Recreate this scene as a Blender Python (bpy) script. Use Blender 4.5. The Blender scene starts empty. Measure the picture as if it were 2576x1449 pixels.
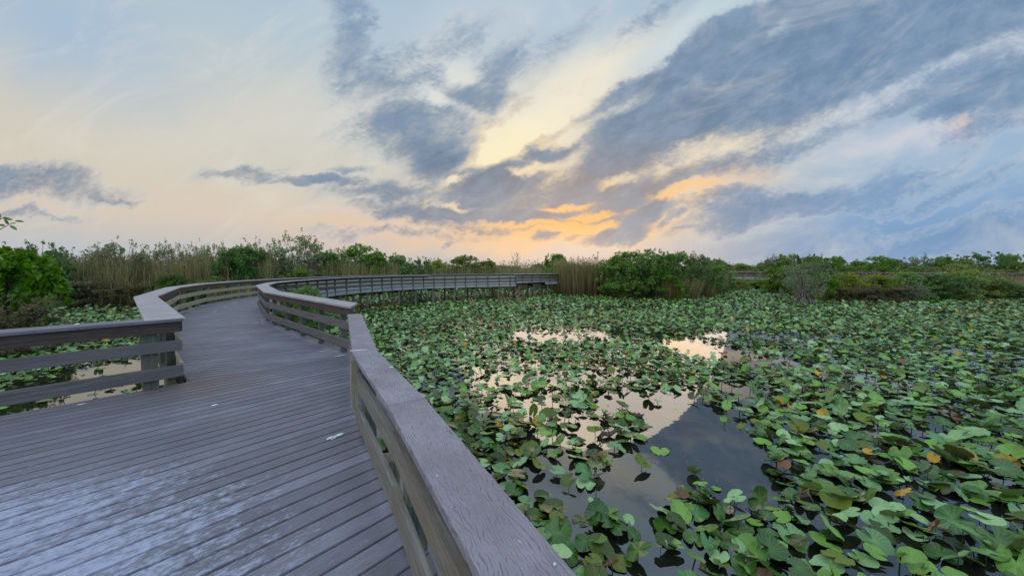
import bpy, bmesh, math, random
import numpy as np
from mathutils import Vector, Matrix, noise as mnoise

R = math.radians
scene = bpy.context.scene
COL = scene.collection
rng = np.random.default_rng(7)
random.seed(7)

# ---------------------------------------------------------------- picture geometry
# the photograph in 2576 px units: focal length 950, horizon on row 674
FPX, U0, VC, HOR = 950.0, 1288.0, 724.5, 674.3
PITCH = math.atan((VC - HOR) / FPX)
CAMZ = 1.5                     # eye above the decking (decking is z = 0)
WATER = -1.55
K = (CAMZ - WATER) / 2.75      # the pond plan was first paced out for a higher water level


def ray(u, v):
    dx = (u - U0)
    dy = FPX * math.cos(PITCH) + (VC - v) * math.sin(PITCH)
    dz = -FPX * math.sin(PITCH) + (VC - v) * math.cos(PITCH)
    return dx, dy, dz


def on_plane(u, v, z):
    dx, dy, dz = ray(u, v)
    t = (z - CAMZ) / dz
    return (dx * t, dy * t)


def X_at(u, Y):
    return (u - U0) / FPX * Y


def lin(r, g, b):
    def f(c):
        c /= 255.0
        return c / 12.92 if c <= 0.04045 else ((c + 0.055) / 1.055) ** 2.4
    return (f(r), f(g), f(b), 1.0)


# ---------------------------------------------------------------- camera
cam = bpy.data.cameras.new('camera')
cam.sensor_width = 36.0
cam.lens = 36.0 * FPX / 2576.0
cam.clip_start = 0.05
cam.clip_end = 6000
cam_ob = bpy.data.objects.new('camera', cam)
COL.objects.link(cam_ob)
cam_ob.location = (0, 0, CAMZ)
cam_ob.rotation_euler = (R(90) - PITCH, 0, 0)
scene.camera = cam_ob

vs = scene.view_settings
vs.view_transform = 'Standard'
vs.look = 'None'
vs.exposure = 0.0
vs.gamma = 1.0
vs.use_curve_mapping = False

# ---------------------------------------------------------------- node helper


class NG:
    def __init__(self, tree):
        self.t = tree

    def node(self, typ, **kw):
        n = self.t.nodes.new(typ)
        for k, v in kw.items():
            setattr(n, k, v)
        return n

    def put(self, sock, val):
        if val is None:
            return
        if isinstance(val, bpy.types.NodeSocket):
            self.t.links.new(val, sock)
        elif isinstance(val, (int, float)):
            try:
                sock.default_value = val
            except TypeError:
                sock.default_value = (val,) * len(sock.default_value)
        else:
            val = tuple(val)
            n = len(sock.default_value)
            if len(val) == 3 and n == 4:
                val = val + (1.0,)
            sock.default_value = val[:n]

    def m(self, op, a, b=None, c=None, clamp=False):
        n = self.node('ShaderNodeMath', operation=op, use_clamp=clamp)
        self.put(n.inputs[0], a)
        self.put(n.inputs[1], b)
        self.put(n.inputs[2], c)
        return n.outputs[0]

    def add(self, a, b): return self.m('ADD', a, b)
    def sub(self, a, b): return self.m('SUBTRACT', a, b)
    def mul(self, a, b): return self.m('MULTIPLY', a, b)
    def div(self, a, b): return self.m('DIVIDE', a, b)
    def mx(self, a, b): return self.m('MAXIMUM', a, b)

    def vm(self, op, a, b=None, s=None):
        n = self.node('ShaderNodeVectorMath', operation=op)
        self.put(n.inputs[0], a)
        if b is not None:
            self.put(n.inputs[1], b)
        if s is not None:
            self.put(n.inputs['Scale'], s)
        return n.outputs['Value'] if op in ('LENGTH', 'DOT_PRODUCT', 'DISTANCE') else n.outputs['Vector']

    def xyz(self, x, y, z=0.0):
        n = self.node('ShaderNodeCombineXYZ')
        self.put(n.inputs[0], x)
        self.put(n.inputs[1], y)
        self.put(n.inputs[2], z)
        return n.outputs[0]

    def sep(self, v):
        n = self.node('ShaderNodeSeparateXYZ')
        self.put(n.inputs[0], v)
        return n.outputs

    def mapping(self, v, loc=(0, 0, 0), rot=(0, 0, 0), scale=(1, 1, 1), kind='POINT'):
        n = self.node('ShaderNodeMapping', vector_type=kind)
        self.put(n.inputs['Vector'], v)
        n.inputs['Location'].default_value = loc
        n.inputs['Rotation'].default_value = rot
        n.inputs['Scale'].default_value = scale
        return n.outputs[0]

    def noise(self, v, scale, detail=3.0, rough=0.5, dist=0.0, color=False):
        n = self.node('ShaderNodeTexNoise')
        self.put(n.inputs['Vector'], v)
        self.put(n.inputs['Scale'], scale)
        n.inputs['Detail'].default_value = detail
        n.inputs['Roughness'].default_value = rough
        n.inputs['Distortion'].default_value = dist
        return n.outputs['Color' if color else 'Fac']

    def ss(self, v, lo, hi, a=0.0, b=1.0, kind='SMOOTHSTEP'):
        n = self.node('ShaderNodeMapRange', interpolation_type=kind)
        n.clamp = True
        self.put(n.inputs['Value'], v)
        self.put(n.inputs['From Min'], lo)
        self.put(n.inputs['From Max'], hi)
        self.put(n.inputs['To Min'], a)
        self.put(n.inputs['To Max'], b)
        return n.outputs[0]

    def mix(self, f, a, b, mode='MIX'):
        n = self.node('ShaderNodeMix', data_type='RGBA', blend_type=mode)
        n.clamp_factor = True
        self.put(n.inputs[0], f)
        self.put(n.inputs[6], a)
        self.put(n.inputs[7], b)
        return n.outputs[2]

    def ramp(self, f, stops):
        n = self.node('ShaderNodeValToRGB')
        cr = n.color_ramp
        while len(cr.elements) < len(stops):
            cr.elements.new(0.5)
        for e, (p, c) in zip(cr.elements, stops):
            e.position = p
            e.color = c if len(c) == 4 else tuple(c) + (1.0,)
        self.put(n.inputs[0], f)
        return n.outputs[0]


# ---------------------------------------------------------------- sky
SUN_U, SUN_V = 1455, 575
_sx, _sy, _sz = ray(SUN_U, SUN_V)
SUN_AZ = math.atan2(_sx, _sy)
SUN_EL = math.atan2(_sz, math.hypot(_sx, _sy))

world = bpy.data.worlds.new('World')
scene.world = world
world.use_nodes = True
wt = world.node_tree
wt.nodes.clear()
g = NG(wt)
tc = g.node('ShaderNodeTexCoord')
D = g.vm('NORMALIZE', tc.outputs['Generated'])
dx_, dy_, dz_ = g.sep(D)
yy = g.mx(dy_, 0.12)
GX = g.div(dx_, yy)                       # tangent of the bearing and of the height seen to the north
GZ = g.div(dz_, yy)
zc = g.add(g.mx(dz_, 0.0), 0.075)         # flat cloud deck overhead
PX = g.div(dx_, zc)
PY = g.div(dy_, zc)
P = g.xyz(PX, PY, 0)
# the streets of cloud run towards a point on the horizon left of north
PS = g.mapping(P, rot=(0, 0, R(-22)), scale=(1, 1, 1))
PS1 = g.mapping(PS, scale=(1.0, 0.34, 1))
G0 = g.xyz(GX, GZ, 0)
GR_ = g.mapping(G0, rot=(0, 0, R(-23)))
w1 = g.noise(g.mapping(GR_, scale=(1, 1.35, 1)), 3.2, 3, 0.5, color=True)
w2 = g.noise(g.mapping(GR_, scale=(1, 1.45, 1)), 11.0, 6, 0.6, color=True)
GW = g.vm('ADD', G0, g.vm('SCALE', g.vm('SUBTRACT', w1, (0.5, 0.5, 0.5)), s=0.14))
GW = g.vm('ADD', GW, g.vm('SCALE', g.vm('SUBTRACT', w2, (0.5, 0.5, 0.5)), s=0.075))
GW = g.vm('MULTIPLY', GW, (1, 1, 0))


def G(u, v):
    a, b, c = ray(u, v)
    return a / b, c / b


def blob(u, v, a, b, rot=0.0, lo=0.25, amt=1.0, src=None):
    x, z = G(u, v)
    n = g.node('ShaderNodeTexGradient', gradient_type='SPHERICAL')
    tm = n.texture_mapping
    tm.vector_type = 'TEXTURE'
    tm.translation = (x, z, 0)
    tm.rotation = (0, 0, R(rot))
    tm.scale = (a / FPX, b / FPX, 1)
    g.put(n.inputs[0], GW if src is None else src)
    return g.ss(n.outputs['Fac'], 0.0, 1.0 - lo, 0.0, amt)


def half(p1, p2, w0, w1_, src=None):
    """0 right of the line p1->p2, 1 left of it, smooth between offsets w0..w1 px"""
    a = Vector(G(*p1))
    b = Vector(G(*p2))
    d = (b - a).normalized()
    n = Vector((-d.y, d.x))
    s = g.vm('DOT_PRODUCT', g.vm('SUBTRACT', GW if src is None else src, (a.x, a.y, 0)), (n.x, n.y, 0))
    return g.ss(s, w0 / FPX, w1_ / FPX)


# clear sky behind the clouds
el = g.m('MAXIMUM', dz_, 0.0)
veil = g.ramp(el, [
    (0.00, lin(184, 190, 196)), (0.045, lin(200, 197, 196)), (0.11, lin(222, 206, 188)),
    (0.20, lin(216, 209, 193)), (0.34, lin(206, 209, 205)), (0.46, lin(186, 204, 215)), (0.62, lin(168, 196, 222)), (1.0, lin(205, 214, 230))])
# the right-hand side is a bank of blue rain cloud
right = g.ss(g.add(GX, g.mul(GZ, -0.25)), 0.25, 0.95)
bank = g.ramp(el, [
    (0.00, lin(150, 176, 205)), (0.03, lin(112, 152, 196)), (0.09, lin(128, 166, 206)), (0.18, lin(158, 186, 214)),
    (0.30, lin(160, 186, 212)), (0.45, lin(172, 194, 216)), (1.0, lin(200, 212, 230))])
sky = g.mix(right, veil, bank)
# whiter at the far left low, bluer up left
sky = g.mix(blob(150, 60, 520, 260, -20, 0.0, 0.75), sky, lin(164, 192, 220))
sky = g.mix(blob(120, 640, 420, 110, 0, 0.0, 0.8), sky, lin(190, 198, 206))
sky = g.mix(blob(700, 300, 700, 150, 8, 0.0, 0.55), sky, lin(224, 220, 209))
sky = g.mix(blob(1250, 585, 720, 85, 0, 0.0, 0.85), sky, lin(244, 200, 164))
# bright gaps towards the sun
sky = g.mix(blob(1310, 340, 400, 170, 34, 0.0, 1.0), sky, lin(255, 243, 214))
sky = g.mix(blob(1480, 210, 380, 120, 34, 0.0, 0.85), sky, lin(248, 238, 216))
sky = g.mix(blob(1150, 230, 260, 170, 20, 0.0, 0.8), sky, lin(236, 236, 226))
sky = g.mix(blob(1260, 385, 230, 90, 28, 0.0, 1.0), sky, lin(255, 244, 204))
sky = g.mix(blob(1720, 80, 330, 55, 34, 0.0, 0.9), sky, lin(206, 222, 228))
sky = g.mix(blob(2130, 262, 800, 70, 20.5, 0.0, 0.9), sky, lin(206, 214, 226))
sky = g.mix(blob(1820, 355, 380, 90, 20, 0.0, 1.0), sky, lin(246, 230, 200))
sky = g.mix(blob(2350, 330, 420, 60, 13, 0.0, 0.8), sky, lin(214, 214, 224))
sky = g.mix(blob(2425, 322, 60, 46, 30, 0.0, 0.9), sky, lin(246, 216, 200))
sky = g.mix(blob(1460, 490, 640, 170, 10, 0.0, 0.6), sky, lin(255, 218, 164))
sky = g.mix(blob(1720, 480, 300, 70, 12, 0.0, 1.0), sky, lin(255, 200, 132))
sky = g.mix(blob(1440, 552, 360, 90, 4, 0.0, 0.95), sky, lin(255, 190, 112))
sky = g.mix(blob(1250, 20, 420, 150, 20, 0.0, 0.6), sky, lin(205, 214, 222))

# where the clouds stand
big = g.mul(half((1505, 262), (1905, 4), 24, -14), half((1560, 560), (2660, 90), -60, 60))
big = g.mul(big, g.ss(GX, (1360 - U0) / FPX, (1560 - U0) / FPX))
S = big
for q in [
    (1570, 405, 290, 105, 28), (2280, 215, 560, 85, 19, 0.2), (2500, 250, 300, 120, 18), (1480, 470, 240, 75, 12),
    (880, 100, 110, 260, 0, 0.0, 0.75), (900, 30, 70, 150, 0, 0.0, 0.6), (1010, 170, 260, 150, -35, 0.0, 0.62), (1110, 330, 330, 150, -10, 0.1, 0.62), (1130, 490, 420, 90, 4, 0.1, 0.62), (1480, 440, 260, 110, 20, 0.1, 0.6), (1300, 500, 300, 90, 10, 0.15, 0.8),
    (1230, 190, 220, 110, 42, 0.1, 0.72), (1180, 255, 190, 100, 20, 0.1, 0.82), (1140, 110, 210, 90, 32, 0.0, 0.6), (1420, 90, 260, 60, 36, 0.0, 0.40),
    (960, 230, 190, 120, -40, 0.0, 0.68), (1020, 312, 270, 80, 6, 0.1, 0.85), (1120, 400, 190, 125, -15, 0.15), (1060, 365, 200, 85, 0, 0.1, 0.85),
    (985, 488, 300, 52, 0, 0.1, 0.74), (1250, 470, 280, 105, 20, 0.2), (1170, 545, 430, 52, -2, 0.2, 0.95), (1330, 540, 270, 50, 2, 0.2, 0.95),
    (1390, 385, 140, 62, 20, 0.2, 0.9), (1560, 590, 170, 40, 18, 0.2, 0.9), (1650, 535, 200, 50, 22, 0.2, 0.9), (1620, 470, 200, 42, 14, 0.1, 0.85),
    (1365, 600, 60, 24, 8, 0.2, 0.8), (1130, 612, 60, 18, 40, 0.1, 0.5), (1000, 592, 420, 24, 0, 0.1, 0.5), (1720, 545, 80, 34, 20, 0.2, 0.8), (1430, 606, 45, 26, 40, 0.2, 0.6),
    (1500, 515, 130, 20, 0, 0.2, 0.75), (1820, 505, 220, 34, 10, 0.2, 0.6), (1880, 410, 330, 50, 22, 0.1, 0.55),
    (1990, 530, 400, 85, 10, 0.2, 0.9), (2280, 470, 520, 90, 14, 0.1, 0.62), (2480, 580, 460, 80, 6, 0.2, 0.8), (1850, 585, 260, 22, 2, 0.2, 0.6),
    (100, 464, 330, 60, -4, 0.2, 0.66), (605, 438, 170, 28, 4, 0.2, 0.62), (790, 455, 190, 24, -2, 0.3, 0.75), (60, 540, 220, 20, 0, 0.2, 0.5), (250, 490, 200, 14, -4, 0.2, 0.55),
    (1640, 25, 230, 42, 38, 0.1, 0.6), (880, 430, 90, 20, 0, 0.2, 0.5), (920, 530, 110, 20, 0, 0.2, 0.55),
]:
    S = g.mx(S, blob(*q))
# lanes of light between the streets
L = blob(2150, 262, 760, 46, 20.5, 0.1, 0.62)
for q in [
    (1800, 372, 330, 62, 20, 0.1, 0.72), (2010, 300, 210, 40, 22, 0.1, 0.55), (2330, 330, 420, 40, 13, 0.1, 0.50), (1700, 418, 120, 26, 20, 0.1, 0.5),
    (1950, 85, 90, 34, 36, 0.0, 0.34), (1700, 235, 190, 22, 34, 0.0, 0.28), (1850, 200, 170, 16, 32, 0.0, 0.3), (1540, 290, 190, 34, 24, 0.0, 0.5),
    (1560, 445, 110, 24, 14, 0.1, 0.6), (1420, 355, 120, 26, 16, 0.1, 0.7), (1340, 432, 90, 20, 10, 0.1, 0.8), (1730, 490, 130, 24, 12, 0.1, 0.8), (1480, 540, 140, 14, 4, 0.1, 0.7),
    (1130, 470, 40, 18, 20, 0.1, 0.9), (1455, 575, 150, 22, 6, 0.1, 0.8), (1300, 562, 260, 14, 0, 0.1, 0.7), (1420, 512, 90, 14, 4, 0.1, 0.7), (1300, 335, 240, 62, 36, 0.0, 0.7), (1240, 395, 150, 40, 24, 0.0, 0.8), (1130, 520, 90, 12, 10, 0.1, 0.6), (2250, 545, 420, 20, 9, 0.1, 0.5), (2420, 420, 300, 34, 24, 0.1, 0.4),
    (1160, 180, 60, 60, 60, 0.0, 0.45), (1130, 265, 130, 22, -22, 0.0, 0.5)]:
    L = g.mx(L, blob(*q))
S = g.mx(g.sub(S, L), 0.0)
# break the masses up with billows, streaks and ripples
n1 = g.noise(g.mapping(GR_, scale=(1.0, 1.9, 1)), 4.6, 6, 0.60, 0.3)
n2 = g.noise(g.mapping(GR_, scale=(1.0, 2.0, 1)), 17.0, 7, 0.64, 0.2)
n3 = g.noise(g.mapping(g.mapping(G0, rot=(0, 0, R(18))), scale=(1.0, 2.1, 1)), 58.0, 3, 0.55, 0.5)
rip = g.ss(n3, 0.25, 0.75)
patch = g.ss(g.noise(G0, 5.0, 2, 0.5), 0.40, 0.60)
nn = g.add(g.mul(g.sub(n1, 0.5), 1.25), g.mul(g.sub(n2, 0.5), 1.1))
nn = g.add(nn, g.mul(g.sub(g.noise(g.mapping(GR_, scale=(1.0, 2.2, 1)), 40.0, 4, 0.6, 0.2), 0.5), 0.5))
nn = g.add(nn, g.mul(g.mul(g.sub(rip, 0.5), patch), 0.22))
edge = g.m('SUBTRACT', 1.0, g.m('ABSOLUTE', g.sub(g.mul(S, 2.0), 1.0)), clamp=True)
dens = g.add(S, g.mul(nn, g.add(0.30, g.mul(edge, 0.75))))
cov = g.ss(dens, 0.02, 0.98)
thin = g.mul(g.ss(dens, 0.0, 0.26), g.ss(dens, 0.70, 0.30))

# light through the thin edges, warm towards the sun
warm = g.mx(blob(1430, 520, 620, 190, 0, 0.0, 1.0, G0), blob(1290, 380, 500, 260, 30, 0.0, 0.75, G0))
edge_c = g.mix(warm, lin(208, 216, 224), lin(255, 220, 160))
edge_c = g.mix(blob(1470, 550, 520, 110, 6, 0.0, 1.0, G0), edge_c, lin(255, 192, 116))
sky = g.mix(g.mul(thin, g.add(0.25, g.mul(warm, 0.72))), sky, edge_c)
core = g.ramp(el, [(0.0, lin(138, 154, 182)), (0.08, lin(106, 124, 152)), (0.22, lin(96, 118, 144)), (0.40, lin(106, 132, 162)), (0.7, lin(146, 168, 196)), (1.0, lin(180, 194, 214))])
core = g.mix(g.mul(right, 0.85), core, g.ramp(el, [(0.0, lin(118, 158, 204)), (0.1, lin(108, 150, 198)), (0.25, lin(110, 142, 178)), (0.5, lin(106, 136, 170)), (1.0, lin(170, 190, 214))]))
n4 = g.noise(g.mapping(GR_, scale=(1.0, 2.0, 1)), 46.0, 5, 0.6, 0.2)
core = g.mix(g.mul(blob(1430, 500, 560, 190, 10, 0.0, 1.0, G0), 0.30), core, lin(206, 176, 156))
mott = g.ss(g.add(g.add(g.mul(n1, 0.52), g.mul(n2, 0.38)), g.mul(n4, 0.10)), 0.38, 0.64)
core = g.mix(g.mul(mott, 0.46), core, g.mix(warm, lin(154, 178, 204), lin(156, 172, 192)))
sky = g.mix(g.mul(cov, 0.97), sky, core)
# fine cirrus veil so that nothing is flat
cir = g.noise(g.mapping(GR_, scale=(1.0, 2.4, 1)), 3.2, 7, 0.66, 0.8)
sky = g.mix(g.ss(cir, 0.46, 0.75, 0.0, 0.30), sky, lin(240, 235, 226))
sky = g.mix(g.ss(cir, 0.46, 0.22, 0.0, 0.18), sky, lin(176, 188, 202))
# unseen sky behind the camera, brightened to add light on the foreground
boost = g.add(1.0, g.mul(g.ss(dy_, 0.10, -0.45), 0.95))
boost = g.mul(boost, g.add(1.0, g.mul(g.ss(dz_, 0.60, 0.85), 0.38)))     # zenith above the frame, raised too for extra fill light
sky = g.vm('SCALE', sky, s=boost)
low = g.ss(dz_, -0.03, 0.005)
sky = g.mix(low, lin(70, 80, 80), sky)

st = g.node('ShaderNodeTexSky', sky_type='NISHITA')
st.sun_disc = False
st.sun_elevation = SUN_EL
st.sun_rotation = SUN_AZ
bgs = g.node('ShaderNodeBackground')
bgs.inputs['Strength'].default_value = 0.06
wt.links.new(st.outputs[0], bgs.inputs['Color'])
bgc = g.node('ShaderNodeBackground')
wt.links.new(sky, bgc.inputs['Color'])
bgc.inputs['Strength'].default_value = 1.0
mixs = g.node('ShaderNodeMixShader')
mixs.inputs[0].default_value = 0.93        # the veil of cloud covers nearly the whole sky
wt.links.new(bgs.outputs[0], mixs.inputs[1])
wt.links.new(bgc.outputs[0], mixs.inputs[2])
wo = g.node('ShaderNodeOutputWorld')
wt.links.new(mixs.outputs[0], wo.inputs['Surface'])

sun = bpy.data.lights.new('sun', 'SUN')
sun.energy = 0.5
sun.angle = R(40)
sun.color = (1.0, 0.80, 0.58)
sun_ob = bpy.data.objects.new('sun', sun)
COL.objects.link(sun_ob)
sun_ob.location = (10, 60, 30)
sun_ob.rotation_euler = Vector((-_sx, -_sy, -_sz)).to_track_quat('-Z', 'Y').to_euler()

# ---------------------------------------------------------------- object helpers


def tag(o, label=None, cat=None, group=None, kind=None):
    if label:
        o['label'] = label
    if cat:
        o['category'] = cat
    if group:
        o['group'] = group
    if kind:
        o['kind'] = kind
    return o


def empty(name, loc, label=None, cat=None, group=None, rotz=0.0):
    o = bpy.data.objects.new(name, None)
    COL.objects.link(o)
    o.empty_display_size = 0.2
    o.location = loc
    o.rotation_euler = (0, 0, rotz)
    return tag(o, label, cat, group)


def link(name, me, parent=None, loc=None, rot=None):
    o = bpy.data.objects.new(name, me)
    COL.objects.link(o)
    if parent is not None:
        o.parent = parent
    if loc is not None:
        o.location = loc
    if rot is not None:
        o.rotation_euler = rot
    return o


def np_mesh(name, verts, tris=None, quads=None, mats=(), smooth=False, midx=None, attrs=None):
    """mesh from arrays: tris (n,3), quads (n,4)"""
    me = bpy.data.meshes.new(name)
    verts = np.asarray(verts, np.float32)
    loops, starts, n0 = [], [], 0
    if tris is not None and len(tris):
        tris = np.asarray(tris, np.int32)
        loops.append(tris.ravel())
        starts.append(np.arange(len(tris), dtype=np.int32) * 3)
        n0 = tris.size
    if quads is not None and len(quads):
        quads = np.asarray(quads, np.int32)
        loops.append(quads.ravel())
        starts.append(n0 + np.arange(len(quads), dtype=np.int32) * 4)
    loops = np.concatenate(loops)
    starts = np.concatenate(starts)
    me.vertices.add(len(verts))
    me.vertices.foreach_set('co', verts.ravel())
    me.loops.add(len(loops))
    me.loops.foreach_set('vertex_index', loops)
    me.polygons.add(len(starts))
    me.polygons.foreach_set('loop_start', starts)
    if midx is not None:
        me.polygons.foreach_set('material_index', np.asarray(midx, np.int32))
    me.polygons.foreach_set('use_smooth', np.full(len(starts), smooth))
    me.update(calc_edges=True)
    for m in mats:
        me.materials.append(m)
    for k, v in (attrs or {}).items():
        a = me.attributes.new(k, 'FLOAT', 'POINT')
        a.data.foreach_set('value', np.asarray(v, np.float32))
    return me


def bm_mesh(name, bm, mats=(), smooth=False):
    me = bpy.data.meshes.new(name)
    bmesh.ops.recalc_face_normals(bm, faces=bm.faces[:])
    bm.to_mesh(me)
    bm.free()
    for m in mats:
        me.materials.append(m)
    if smooth:
        for p in me.polygons:
            p.use_smooth = True
    return me


def prism(bm, poly, z0, z1):
    lo = [bm.verts.new((x, y, z0)) for x, y in poly]
    hi = [bm.verts.new((x, y, z1)) for x, y in poly]
    n = len(poly)
    bm.faces.new(hi)
    bm.faces.new(lo[::-1])
    for i in range(n):
        j = (i + 1) % n
        bm.faces.new((lo[i], lo[j], hi[j], hi[i]))


def tube(bm, pts, radii, seg=6, cap=True):
    """tapered tube through points"""
    rings = []
    pts = [Vector(p) for p in pts]
    for i, p in enumerate(pts):
        d = (pts[min(i + 1, len(pts) - 1)] - pts[max(i - 1, 0)]).normalized()
        a = d.cross(Vector((0, 0, 1)))
        if a.length < 1e-3:
            a = Vector((1, 0, 0))
        a.normalize()
        b = d.cross(a)
        rings.append([bm.verts.new(p + radii[i] * (math.cos(t) * a + math.sin(t) * b)) for t in [2 * math.pi * k / seg for k in range(seg)]])
    for r0, r1 in zip(rings, rings[1:]):
        for k in range(seg):
            bm.faces.new((r0[k], r0[(k + 1) % seg], r1[(k + 1) % seg], r1[k]))
    if cap:
        bm.faces.new(rings[0][::-1])
        bm.faces.new(rings[-1])


# ---------------------------------------------------------------- materials


def new_mat(name):
    m = bpy.data.materials.new(name)
    m.use_nodes = True
    t = m.node_tree
    t.nodes.clear()
    gg = NG(t)
    out = gg.node('ShaderNodeOutputMaterial')
    bs = gg.node('ShaderNodeBsdfPrincipled')
    t.links.new(bs.outputs[0], out.inputs['Surface'])
    return m, gg, bs, out


def bump(gg, bs, h, strength=0.3, dist=0.01):
    n = gg.node('ShaderNodeBump')
    n.inputs['Strength'].default_value = strength
    n.inputs['Distance'].default_value = dist
    gg.put(n.inputs['Height'], h)
    gg.put(bs.inputs['Normal'], n.outputs[0])


def objrand(gg):
    return gg.node('ShaderNodeObjectInfo').outputs['Random']


def attr(gg, name):
    return gg.node('ShaderNodeAttribute', attribute_name=name).outputs['Fac']


def mat_wood(name, ca, cb, cc, rough=0.8):
    """weathered timber, grain along local x"""
    m, gg, bs, _ = new_mat(name)
    oc = gg.node('ShaderNodeTexCoord').outputs['Object']
    rnd = objrand(gg)
    off = gg.xyz(gg.mul(rnd, 37.0), gg.mul(rnd, 11.0), gg.mul(rnd, 7.0))
    p = gg.vm('ADD', oc, off)
    grain = gg.noise(gg.mapping(p, scale=(1.2, 26, 26)), 2.2, 5, 0.6, 0.6)
    fine = gg.noise(gg.mapping(p, scale=(6, 160, 160)), 2.0, 3, 0.6)
    blotch = gg.noise(p, 1.7, 4, 0.6)
    c = gg.mix(gg.ss(grain, 0.32, 0.70), cb, ca)
    c = gg.mix(gg.ss(blotch, 0.45, 0.75, 0.0, 0.7), c, cc)
    c = gg.mix(gg.ss(fine, 0.35, 0.6, 0.35, 0.0), c, tuple(x * 0.5 for x in cb[:3]))
    c = gg.mix(gg.mul(rnd, 0.35), c, tuple(x * 0.72 for x in ca[:3]))
    gg.put(bs.inputs['Base Color'], c)
    bs.inputs['Roughness'].default_value = rough
    bs.inputs['Specular IOR Level'].default_value = 0.25
    bump(gg, bs, gg.add(grain, gg.mul(fine, 0.5)), 0.5, 0.006)
    return m


def mat_plank(name, ca, cb, groove, stain=True, grainy=1.0):
    """moulded plastic lumber with an embossed wood grain along local x"""
    m, gg, bs, _ = new_mat(name)
    oc = gg.node('ShaderNodeTexCoord').outputs['Object']
    rnd = objrand(gg)
    p = gg.vm('ADD', oc, gg.xyz(gg.mul(rnd, 23.0), gg.mul(rnd, 3.0), 0.0))
    warp = gg.noise(gg.mapping(p, scale=(2.1, 5.0, 1)), 2.3, 3, 0.55)
    warp2 = gg.noise(gg.mapping(p, scale=(8, 26, 1)), 1.3, 2, 0.5)
    yv = gg.sep(p)[1]
    ph = gg.add(gg.mul(yv, 600.0), gg.add(gg.mul(warp, 52.0), gg.mul(warp2, 6.0)))
    w = gg.m('SINE', ph)
    line = gg.ss(w, 0.52, 0.98)
    brk = gg.ss(gg.noise(gg.mapping(p, scale=(5, 40, 1)), 1.6, 3, 0.6), 0.36, 0.62)
    line = gg.mul(line, brk)
    pores = gg.ss(gg.noise(gg.mapping(p, scale=(24, 240, 1)), 1.0, 3, 0.7), 0.50, 0.72)
    blotch = gg.noise(p, 2.2, 5, 0.62)
    c = gg.mix(gg.ss(blotch, 0.34, 0.70), cb, ca)
    c = gg.mix(gg.mul(gg.add(line, gg.mul(pores, 0.5)), 0.66 * grainy), c, groove)
    c = gg.mix(gg.mul(rnd, 0.3), c, tuple(x * 0.75 for x in ca[:3]))
    if stain:
        spk = gg.ss(gg.noise(p, 34.0, 2, 0.5), 0.735, 0.77)
        c = gg.mix(gg.mul(spk, 0.5), c, lin(205, 210, 212))
    gg.put(bs.inputs['Base Color'], c)
    bs.inputs['Roughness'].default_value = 0.62
    bs.inputs['Specular IOR Level'].default_value = 0.35
    h = gg.sub(gg.mul(blotch, 0.2), gg.add(line, gg.mul(pores, 0.4)))
    bump(gg, bs, h, 0.5 * grainy, 0.003)
    return m


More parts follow.
